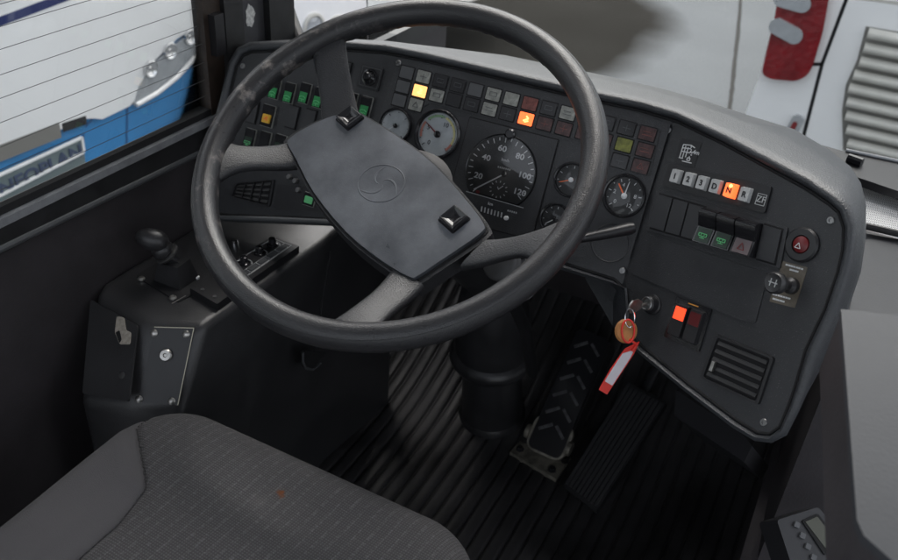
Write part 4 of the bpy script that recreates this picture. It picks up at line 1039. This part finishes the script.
# skirt below the cushion edge
ol = []
for k in range(120):
    t = 2*pi*k/120; rr_ = .085; cxx = (xr-xl)/2-rr_; cyy = (yf-yb2)/2-rr_
    sx_ = 1 if cos(t) >= 0 else -1; sy_ = 1 if sin(t) >= 0 else -1
    ol.append((cx+sx_*cxx+rr_*cos(t), cy+sy_*cyy+rr_*sin(t)))
obj('cushion_side', loft([[(a, b, ZS-.049) for a, b in ol], [(cx+(a-cx)*.995, cy+(b-cy)*.995, ZS-.09) for a, b in ol], [(cx+(a-cx)*.96, cy+(b-cy)*.96, ZS-.11) for a, b in ol]], closedu=True), M['bolster'], seat)
obj('seat_base', box3((-.60, .10, .01), (-.26, .50, .40)), M['black'], seat, bev=.02)
st = []
y = .58
for i in range(60):
    y0 = .575-i*.0075
    if y0 < .3: break
    s = seamx(y0); z, d = zprof(s, y0); st.append([(s-.0005, y0), (seamx(y0-.004)-.0005, y0-.004)])
bm = NB()
for (p0, p1) in st:
    z0 = zprof(*p0)[0]-.002; z1 = zprof(*p1)[0]-.002; tube([(p0[0], p0[1], z0), (p1[0], p1[1], z1)], .0006, 6, bm=bm)
obj('seam_stitching', bm, mat('thread', (.035, .034, .036), .8), seat)

# ================================================================== RIGHT SIDE
# near box: grey top with a dark side
ZB = .86
bx = thing('door_side_box', 'grey topped box with a black side wall at the right edge beside the dashboard', 'cabinet', zc(850, 420, ZB-.4))
t_ = [zc(841, 309, ZB), zc(960, 322, ZB), zc(960, 620, ZB), zc(864, 536, ZB), zc(857, 520, ZB)]
q_ = [p.copy() for p in t_]
obj('lid', prism3(NB(), [p-zup*.006 for p in t_], t_), M['grey'], bx, bev=.002)
cn = sum(t_, V())/5
lo_ = [p.lerp(V((cn.x, cn.y, p.z)), .02)-zup*.006 for p in t_]; lo2 = [p-zup*.05 for p in lo_]
obj('box_side', prism3(NB(), lo2, lo_), M['wall'], bx, bev=.003)
# grey ledge beside the dash
ZL = .66
rl = thing('side_ledge', 'grey plastic ledge between the dashboard and the windscreen corner', 'ledge', zc(880, 280, ZL))
l_ = [zc(858, 232, ZL), zc(960, 250, ZL), zc(960, 360, ZL), zc(842, 345, ZL), zc(846, 300, ZL)]
obj('ledge_panel', prism3(NB(), [p-zup*.02 for p in l_], l_), M['grey'], rl, bev=.003)
obj('ledge_dark_block', prism3(NB(), [V((p.x, p.y, .30)) for p in l_], [p-zup*.021 for p in l_]), M['wall'], rl)  # dark block added to stand for the footwell darkness below the ledge
PLg = Pl((0, 0, ZL), (1, 0, 0), (0, 1, 0))
obj('hatch_cover', prism(PLg, roundpoly(PLg.ls([(861, 240), (960, 252), (960, 345), (848, 318)]), .015, 6), .0, .003), M['grey'], rl, bev=.001)
# perforated strip
pf = thing('speaker_strip', 'silver perforated metal strip along the windscreen edge at the right', 'grille', zc(885, 205, ZL))
s4 = [zc(*p, ZL+.012) for p in ((862, 182), (960, 198), (960, 248), (866, 226))]
PSs = Pl((0, 0, ZL+.012), (1, 0, 0), (0, 1, 0))
pm = mat('perforated_metal', (.6, .61, .62), .65, 0, spec=.15)
nt = pm.node_tree; N = nt.nodes; L = nt.links; tc = N.new('ShaderNodeTexCoord'); mp = N.new('ShaderNodeMapping'); mp.inputs['Rotation'].default_value = (0, 0, R(45)); mp.inputs['Scale'].default_value = (300, 300, 300)
L.new(tc.outputs['Object'], mp.inputs['Vector'])
vo = N.new('ShaderNodeTexVoronoi'); vo.inputs['Randomness'].default_value = 0; vo.voronoi_dimensions = '2D'; vo.inputs['Scale'].default_value = 1; L.new(mp.outputs[0], vo.inputs['Vector'])
gt = N.new('ShaderNodeMath'); gt.operation = 'LESS_THAN'; L.new(vo.outputs['Distance'], gt.inputs[0]); gt.inputs[1].default_value = .30
mx = N.new('ShaderNodeMix'); mx.data_type = 'RGBA'; mx.inputs[6].default_value = (.8, .8, .8, 1); mx.inputs[7].default_value = (.01, .01, .01, 1); L.new(gt.outputs[0], mx.inputs[0]); L.new(mx.outputs[2], N['Principled BSDF'].inputs['Base Color'])
obj('perforated_sheet', prism3(NB(), [p-zup*.004 for p in s4], s4), pm, pf)
obj('strip_edge', tube([s4[3]+zup*.0, s4[2]+zup*.0], .005, 10), M['black'], pf)
wb = thing('windscreen_rail', 'black rail with a glossy strip under the windscreen at the right', 'rail', zc(860, 165, .70))
r4 = [zc(*p, .70) for p in ((814, 143), (844, 151), (960, 176), (960, 212), (857, 177), (846, 164))]
obj('rail_body', prism3(NB(), [p-zup*.012 for p in r4], r4), M['black'], wb, bev=.004)
obj('chrome_line', tube([zc(846, 150, .702), zc(960, 174, .702)], .0028, 8), M['alu'], wb)
obj('knuckle', tube([zc(848, 158, .705), zc(862, 163, .705)], .007, 10), M['gloss'], wb)
# radio / ticket unit lower right
dv = thing('ticket_device', 'dark ticket unit with small buttons and a grey display at the lower right', 'device', dep(800, 540, 1.12))
PD = Pl(dep(800, 530, .96), (r_*.88-u_*.45).normalized(), (u_*.8+r_*.42+f_*.35).normalized())
obj('case', prism(PD, roundpoly(PD.ls([(777, 520), (818, 507), (860, 560), (830, 610), (800, 590)]), .004), -.04, 0), M['black'], dv, bev=.002)
obj('display_frame', prism(PD, roundpoly(PD.ls([(801, 521), (817, 514), (840, 545), (824, 556)]), .002), 0, .002), M['gap'], dv)
obj('display', prism(PD, roundpoly(PD.ls([(804, 522), (816, 517), (837, 545), (826, 551)]), .001), .002, .0026), M['lcd'], dv)
for i in range(5):
    a, b = PD.l(796+i*5.6, 525+i*11); obj('button', prism(PD, rrect(a, b, .006, .006, .001), 0, .003), M['cellA'], dv, bev=.0006)
# cab shell that shades the interior
sh = thing('cab_roof', 'pale cab roof above the driver', 'roof', (0, .2, 2.0))
obj('roof_lining', box3((-1.0, -1.2, 1.95), (1.3, 1.25, 2.0)), mat('pale_roof_lining', (.7, .7, .7), .8), sh)
# ================================================================== OUTSIDE
ZG = -.9
gm = bpy.data.materials.new('wet_asphalt'); gm.use_nodes = True; nt = gm.node_tree; N = nt.nodes; L = nt.links; b = N['Principled BSDF']
geo = N.new('ShaderNodeNewGeometry')
n1 = N.new('ShaderNodeTexNoise'); n1.inputs['Scale'].default_value = 1.3; n1.inputs['Detail'].default_value = 9; L.new(geo.outputs['Position'], n1.inputs['Vector'])
n2 = N.new('ShaderNodeTexNoise'); n2.inputs['Scale'].default_value = 60; n2.inputs['Detail'].default_value = 5; L.new(geo.outputs['Position'], n2.inputs['Vector'])
mx = N.new('ShaderNodeMix'); mx.data_type = 'RGBA'; mx.inputs[6].default_value = (.094, .101, .109, 1); mx.inputs[7].default_value = (.135, .144, .154, 1); L.new(n1.outputs['Fac'], mx.inputs[0])
# wet patch, the parked vehicle's dark reflection painted into its colour
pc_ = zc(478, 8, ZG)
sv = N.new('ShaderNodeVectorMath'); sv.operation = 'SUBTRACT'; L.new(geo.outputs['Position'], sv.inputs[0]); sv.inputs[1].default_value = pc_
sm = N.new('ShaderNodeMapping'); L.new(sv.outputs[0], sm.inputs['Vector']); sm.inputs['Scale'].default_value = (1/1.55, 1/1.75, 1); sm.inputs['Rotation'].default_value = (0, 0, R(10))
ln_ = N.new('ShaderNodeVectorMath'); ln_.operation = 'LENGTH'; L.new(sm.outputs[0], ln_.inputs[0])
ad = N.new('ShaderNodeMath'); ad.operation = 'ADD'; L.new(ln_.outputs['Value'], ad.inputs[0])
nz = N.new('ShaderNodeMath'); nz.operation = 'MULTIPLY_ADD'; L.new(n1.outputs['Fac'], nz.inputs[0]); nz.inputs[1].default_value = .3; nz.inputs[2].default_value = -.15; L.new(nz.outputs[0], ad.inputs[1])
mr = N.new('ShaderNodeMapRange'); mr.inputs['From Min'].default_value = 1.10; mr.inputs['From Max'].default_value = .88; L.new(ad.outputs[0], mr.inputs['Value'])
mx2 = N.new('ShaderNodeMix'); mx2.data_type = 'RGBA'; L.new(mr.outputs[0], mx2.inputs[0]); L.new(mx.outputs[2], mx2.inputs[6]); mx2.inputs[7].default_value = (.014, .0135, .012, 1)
mx3 = N.new('ShaderNodeMix'); mx3.data_type = 'RGBA'; mx3.blend_type = 'MULTIPLY'; mx3.inputs[0].default_value = .35; L.new(mx2.outputs[2], mx3.inputs[6]); L.new(n2.outputs['Fac'], mx3.inputs[7]); L.new(mx3.outputs[2], b.inputs['Base Color'])
rr = N.new('ShaderNodeMapRange'); rr.inputs['To Min'].default_value = .7; rr.inputs['To Max'].default_value = 1.0; L.new(n1.outputs['Fac'], rr.inputs['Value']); L.new(rr.outputs[0], b.inputs['Roughness'])
b.inputs['Specular IOR Level'].default_value = .03
bp = N.new('ShaderNodeBump'); bp.inputs['Strength'].default_value = .3; bp.inputs['Distance'].default_value = .01; L.new(n2.outputs['Fac'], bp.inputs['Height']); L.new(bp.outputs[0], b.inputs['Normal'])
bm = loft([[(-150, -150, ZG), (150, -150, ZG)], [(-150, 150, ZG), (150, 150, ZG)]]); obj('ground', bm, gm, kind='structure', keep=True)
g_pts = [zc(x, y, ZG+.003) for x, y in ((741, -30), (740, 10), (736, 50), (733, 80), (730, 105), (724, 160))]
rl_ = [[p+V((-.012-.006*random.random(), 0, 0)) for p in cat_rom(g_pts, 6)], [p+V((.012+.006*random.random(), 0, 0)) for p in cat_rom(g_pts, 6)]]
obj('asphalt_joint', loft(rl_), mat('tar', (.04, .04, .04), 1, spec=.0), kind='structure')

# left neighbour bus: front seen through the side window
XB = -2.6
lb = thing('blue_white_bus', 'white and blue bus parked close outside the side window, its headlights and badge showing', 'bus', (XB-.5, 1.5, ZG))
def bp2(x, y, dx=0): return hitp(x, y, (XB+dx, 0, 0), (1, 0, 0))
PBf = Pl((XB, 0, 0), (0, 1, 0), (0, 0, 1))
PX = lambda pts: PBf.ls(pts)
yE = PBf.l(240, 30)[0]
up_ = [PBf.l(*p) for p in ((-60, 178), (0, 150), (60, 128), (84, 118), (92, 117.5), (100, 118.5), (128, 105), (140, 90), (150, 62), (175, 38), (200, 22), (215, 10))]
top_pts = [(yE, up_[-1][1]+.5), (yE, 2.0), (-.6, 2.0), (-.6, up_[0][1])]
def curveback(bm):
    for v in bm.verts:
        if v.co.y > 2.4: v.co.x -= .35*(v.co.y-2.4)**2
    return bm
obj('upper_body', prism(PBf, up_+top_pts, -.3, .012), M['wpaint'], lb, bev=.01, seg=3)
low = [(-.6, ZG+.25), (-.6, up_[0][1])]+up_+[(yE, up_[-1][1]+.5), (yE, ZG+.25)]
obj('lower_body', prism(PBf, low[::-1], -.32, -.004), M['bpaint'], lb)
# headlamp unit
hl = PX([(131, 104), (136, 86), (147, 68), (165, 50), (185, 35), (205, 22), (222, 12), (222, 40), (196, 50), (170, 76), (150, 92)])
hu = obj('headlight', prism(PBf, hl, -.01, .014), M['lens'], lb, bev=.004)
for x, y, r in ((147.5, 68, .036), (167, 50, .036), (187, 36, .034)):
    a, b = PBf.l(x, y); obj('reflector', lathe(PBf, a, b, [(r, .014), (r, .022), (r*.85, .024), (r*.6, .017), (r*.3, .015), (0, .020)], 32), M['chrome'], hu)
obj('headlight_rim', tube([PBf.p(*p, .012) for p in PX([(134, 104), (155, 92), (175, 76), (198, 51), (222, 40)])], .011, 8), M['wpaint'], lb)
# badge panel
bq = PX([(-40, 210), (82, 134), (84, 168), (-40, 240)])
bg = obj('badge_panel', prism(PBf, PX([(-60, 199), (80, 136), (82, 151.5), (84, 168), (-60, 250)]), -.01, .012), mat('silver_band', (.22, .27, .28), .4, .5), lb, bev=.004)
e_ = PX([(-60, 200), (79, 136.5), (81, 151)]); obj('badge_trim', strokes(PBf, [e_, PX([(-60, 224), (81, 151)])], .010, .012, th=.006), M['wpaint'], lb)
p0, p1 = PBf.l(-3, 190), PBf.l(79, 149)
rot = math.atan2(p1[1]-p0[1], p1[0]-p0[0])
text('badge_lettering', 'NEOPLAN', PBf, (p0[0]+p1[0])/2, (p0[1]+p1[1])/2, sqrt((p1[0]-p0[0])**2+(p1[1]-p0[1])**2)/5.6, .014, mat('dark_blue_letters', (.06, .08, .14), .4), lb, rot=rot, thick=.002, bold=.0015, sx=1.25)
obj('bumper_seam', strokes(PBf, [PX([(128, 105), (127, 150)]), PX([(86, 127), (93, 119)]), PX([(84, 134), (84, 190)])], .010, -.003), mat('seam_blue', (.02, .10, .26), .5), lb)
obj('grille_strip', strokes(PBf, [PX([(-50, 171), (58, 129)])], .06, .012), M['slatgap'], lb)
obj('dark_trim', strokes(PBf, [PX([(60, 127), (84, 119)])], .035, .0125), M['frame'], lb)
obj('marker', lathe(PBf, *PBf.l(196, 64), [(.02, -.004), (.018, .004), (0, .006)], 16), M['frame'], lb)
a, b = PBf.l(0, 8); obj('windscreen_edge', strokes(PBf, [PX([(-60, 42), (68, -6)]), ], .03, .013), mat('navy_seal', (.02, .03, .12), .3), lb)
obj('windscreen', prism(PBf, [PBf.l(-60, 18), PBf.l(50, -22), (1.6, 1.9), (-.5, 1.9)], .012, .02), M['gloss'], lb)

# white vehicle ahead (its flank bottom shows at the top)
wv_ = thing('white_van', 'white vehicle parked ahead beyond the windscreen, only its lower flank in view', 'van', zc(360, 8, ZG))
d0, d1 = zc(262, 66, ZG+.32), zc(520, -14, ZG+.32)
Dv = (d1-d0).normalized(); Pv = Pl(d0, Dv, (0, 0, 1)); Lv = (d1-d0).length
obj('body', prism(Pv, roundpoly([(-1.5, 0), (Lv, 0), (Lv+.05, .5), (Lv-.3, 1.6), (-1.5, 1.7)], .12), -1.5, 0), M['wpaint'], wv_, bev=.03, seg=3)
for px_, py_ in ((313, 27), (336, 29), (225, 20)):
    a, b = Pv.l(px_, py_); fl_ = obj('fog_lamp', lathe(Pv, a, b, [(.085, 0), (.085, .015), (.07, .018), (.065, .006), (0, .014)], 32), M['slat'], wv_)
    obj('lens', lathe(Pv, a, b, [(.06, .012), (.03, .018), (0, .02)], 24), M['lens'], fl_)

# right neighbour bus rear
YB = 3.7
rb = thing('white_bus', 'rear corner of a white bus with red tail light and louvred engine grille', 'bus', (.2, YB+.5, ZG))
PRb = Pl((0, YB, 0), (1, 0, 0), (0, 0, 1)); QX = lambda pts: PRb.ls(pts)
el = PRb.l(760, 60); xL = el[0]-.03
body = [PRb.l(722, 175), PRb.l(745, 115), PRb.l(757, 82), PRb.l(763, 62), PRb.l(779, 0)]
tl_ = PRb.l(800, -80)
body += [(body[-1][0]+.06, 2.0), (2.6, 2.0), (2.6, ZG+.3), (body[0][0]+.05, ZG+.3)]
obj('body', prism(PRb, body[::-1], -.6, 0), M['wpaint'], rb, bev=.03, seg=4)
b_side = box3((body[0][0]+.12, YB+.6, ZG+.3), (2.55, YB+8, 1.95)); obj('body_side', b_side, M['wpaint'], rb, bev=.05)
gl = QX([(849, -8), (822, 64), (800, 150), (797, 165)]); obj('panel_gap', strokes(PRb, [gl, QX([(812, 64), (823, 64)])], .014, .0, th=.001), M['gap'], rb)
tlq = QX([(782, -20), (775, 20), (767, 52), (763, 72), (772, 77), (797, 79), (808, 74), (814, 64), (824, 30), (833, -20)])
lt = obj('tail_light', prism(PRb, roundpoly(tlq, .02), -.01, .03), M['rlens'], rb, bev=.012, seg=3)
for (c0, c1) in (((776, -6), (812, 4)), ((772, 20), (803, 37))):
    p0, p1 = V(PRb.l(*c0)), V(PRb.l(*c1)); m_ = (p0+p1)/2; ang = math.atan2(p1.y-p0.y, p1.x-p0.x)
    obj('clear_lens', prism(PRb, rrect(m_.x, m_.y, (p1-p0).length, .062, .03, 6, rot=ang), .02, .045), M['lens'], lt, bev=.01, seg=3)
mk = obj('marker_light', prism(PRb, rrect(*PRb.l(795, 125), .05, .10, .022, 6, rot=-.2), 0, .02), M['lens'], rb, bev=.006)
obj('red_half', prism(PRb, rrect(*PRb.l(792.5, 128), .02, .075, .009, 6, rot=-.2), .02, .026), M['rlens'], mk)
# louvred grille
gq = QX([(866, 26), (857, 60), (846, 84), (842, 110), (843, 150), (1010, 190), (1010, 50)])
gr_ = obj('grille', prism(PRb, gq, -.02, .002), M['slatgap'], rb)
z_top = PRb.l(864, 26)[1]; z_bot = PRb.l(846, 150)[1]; ns = 13
def gx(z):  # left border of the grille at height z
    pts = [PRb.l(*p) for p in ((868, 20), (857, 60), (846, 84), (842, 110), (845, 160))]
    for p, q in zip(pts, pts[1:]):
        if z <= p[1] and z >= q[1]: t = (p[1]-z)/(p[1]-q[1]); return p[0]+(q[0]-p[0])*t
    return pts[0][0] if z > pts[0][1] else pts[-1][0]
pit_ = (z_top-z_bot)/9.0
for i in range(10):
    z = z_top-i*pit_; x0 = gx(z-pit_*.5)+.012
    rws = []
    for (dz_, hh_) in ((0, .006), (-pit_*.16, .026), (-pit_*.36, .034), (-pit_*.62, .028), (-pit_*.76, .004)):
        rws.append([PRb.p(x0, z+dz_, hh_), PRb.p(1.6, z+dz_, hh_)])
    bm = loft(rws); obj('louvre', bm, M['slat'], rb, sharp=60)
obj('upper_trim', strokes(PRb, [QX([(846, -4), (960, 12)])], .012, .0), M['slat'], rb)
bp_0 = PRb.l(800, 160)
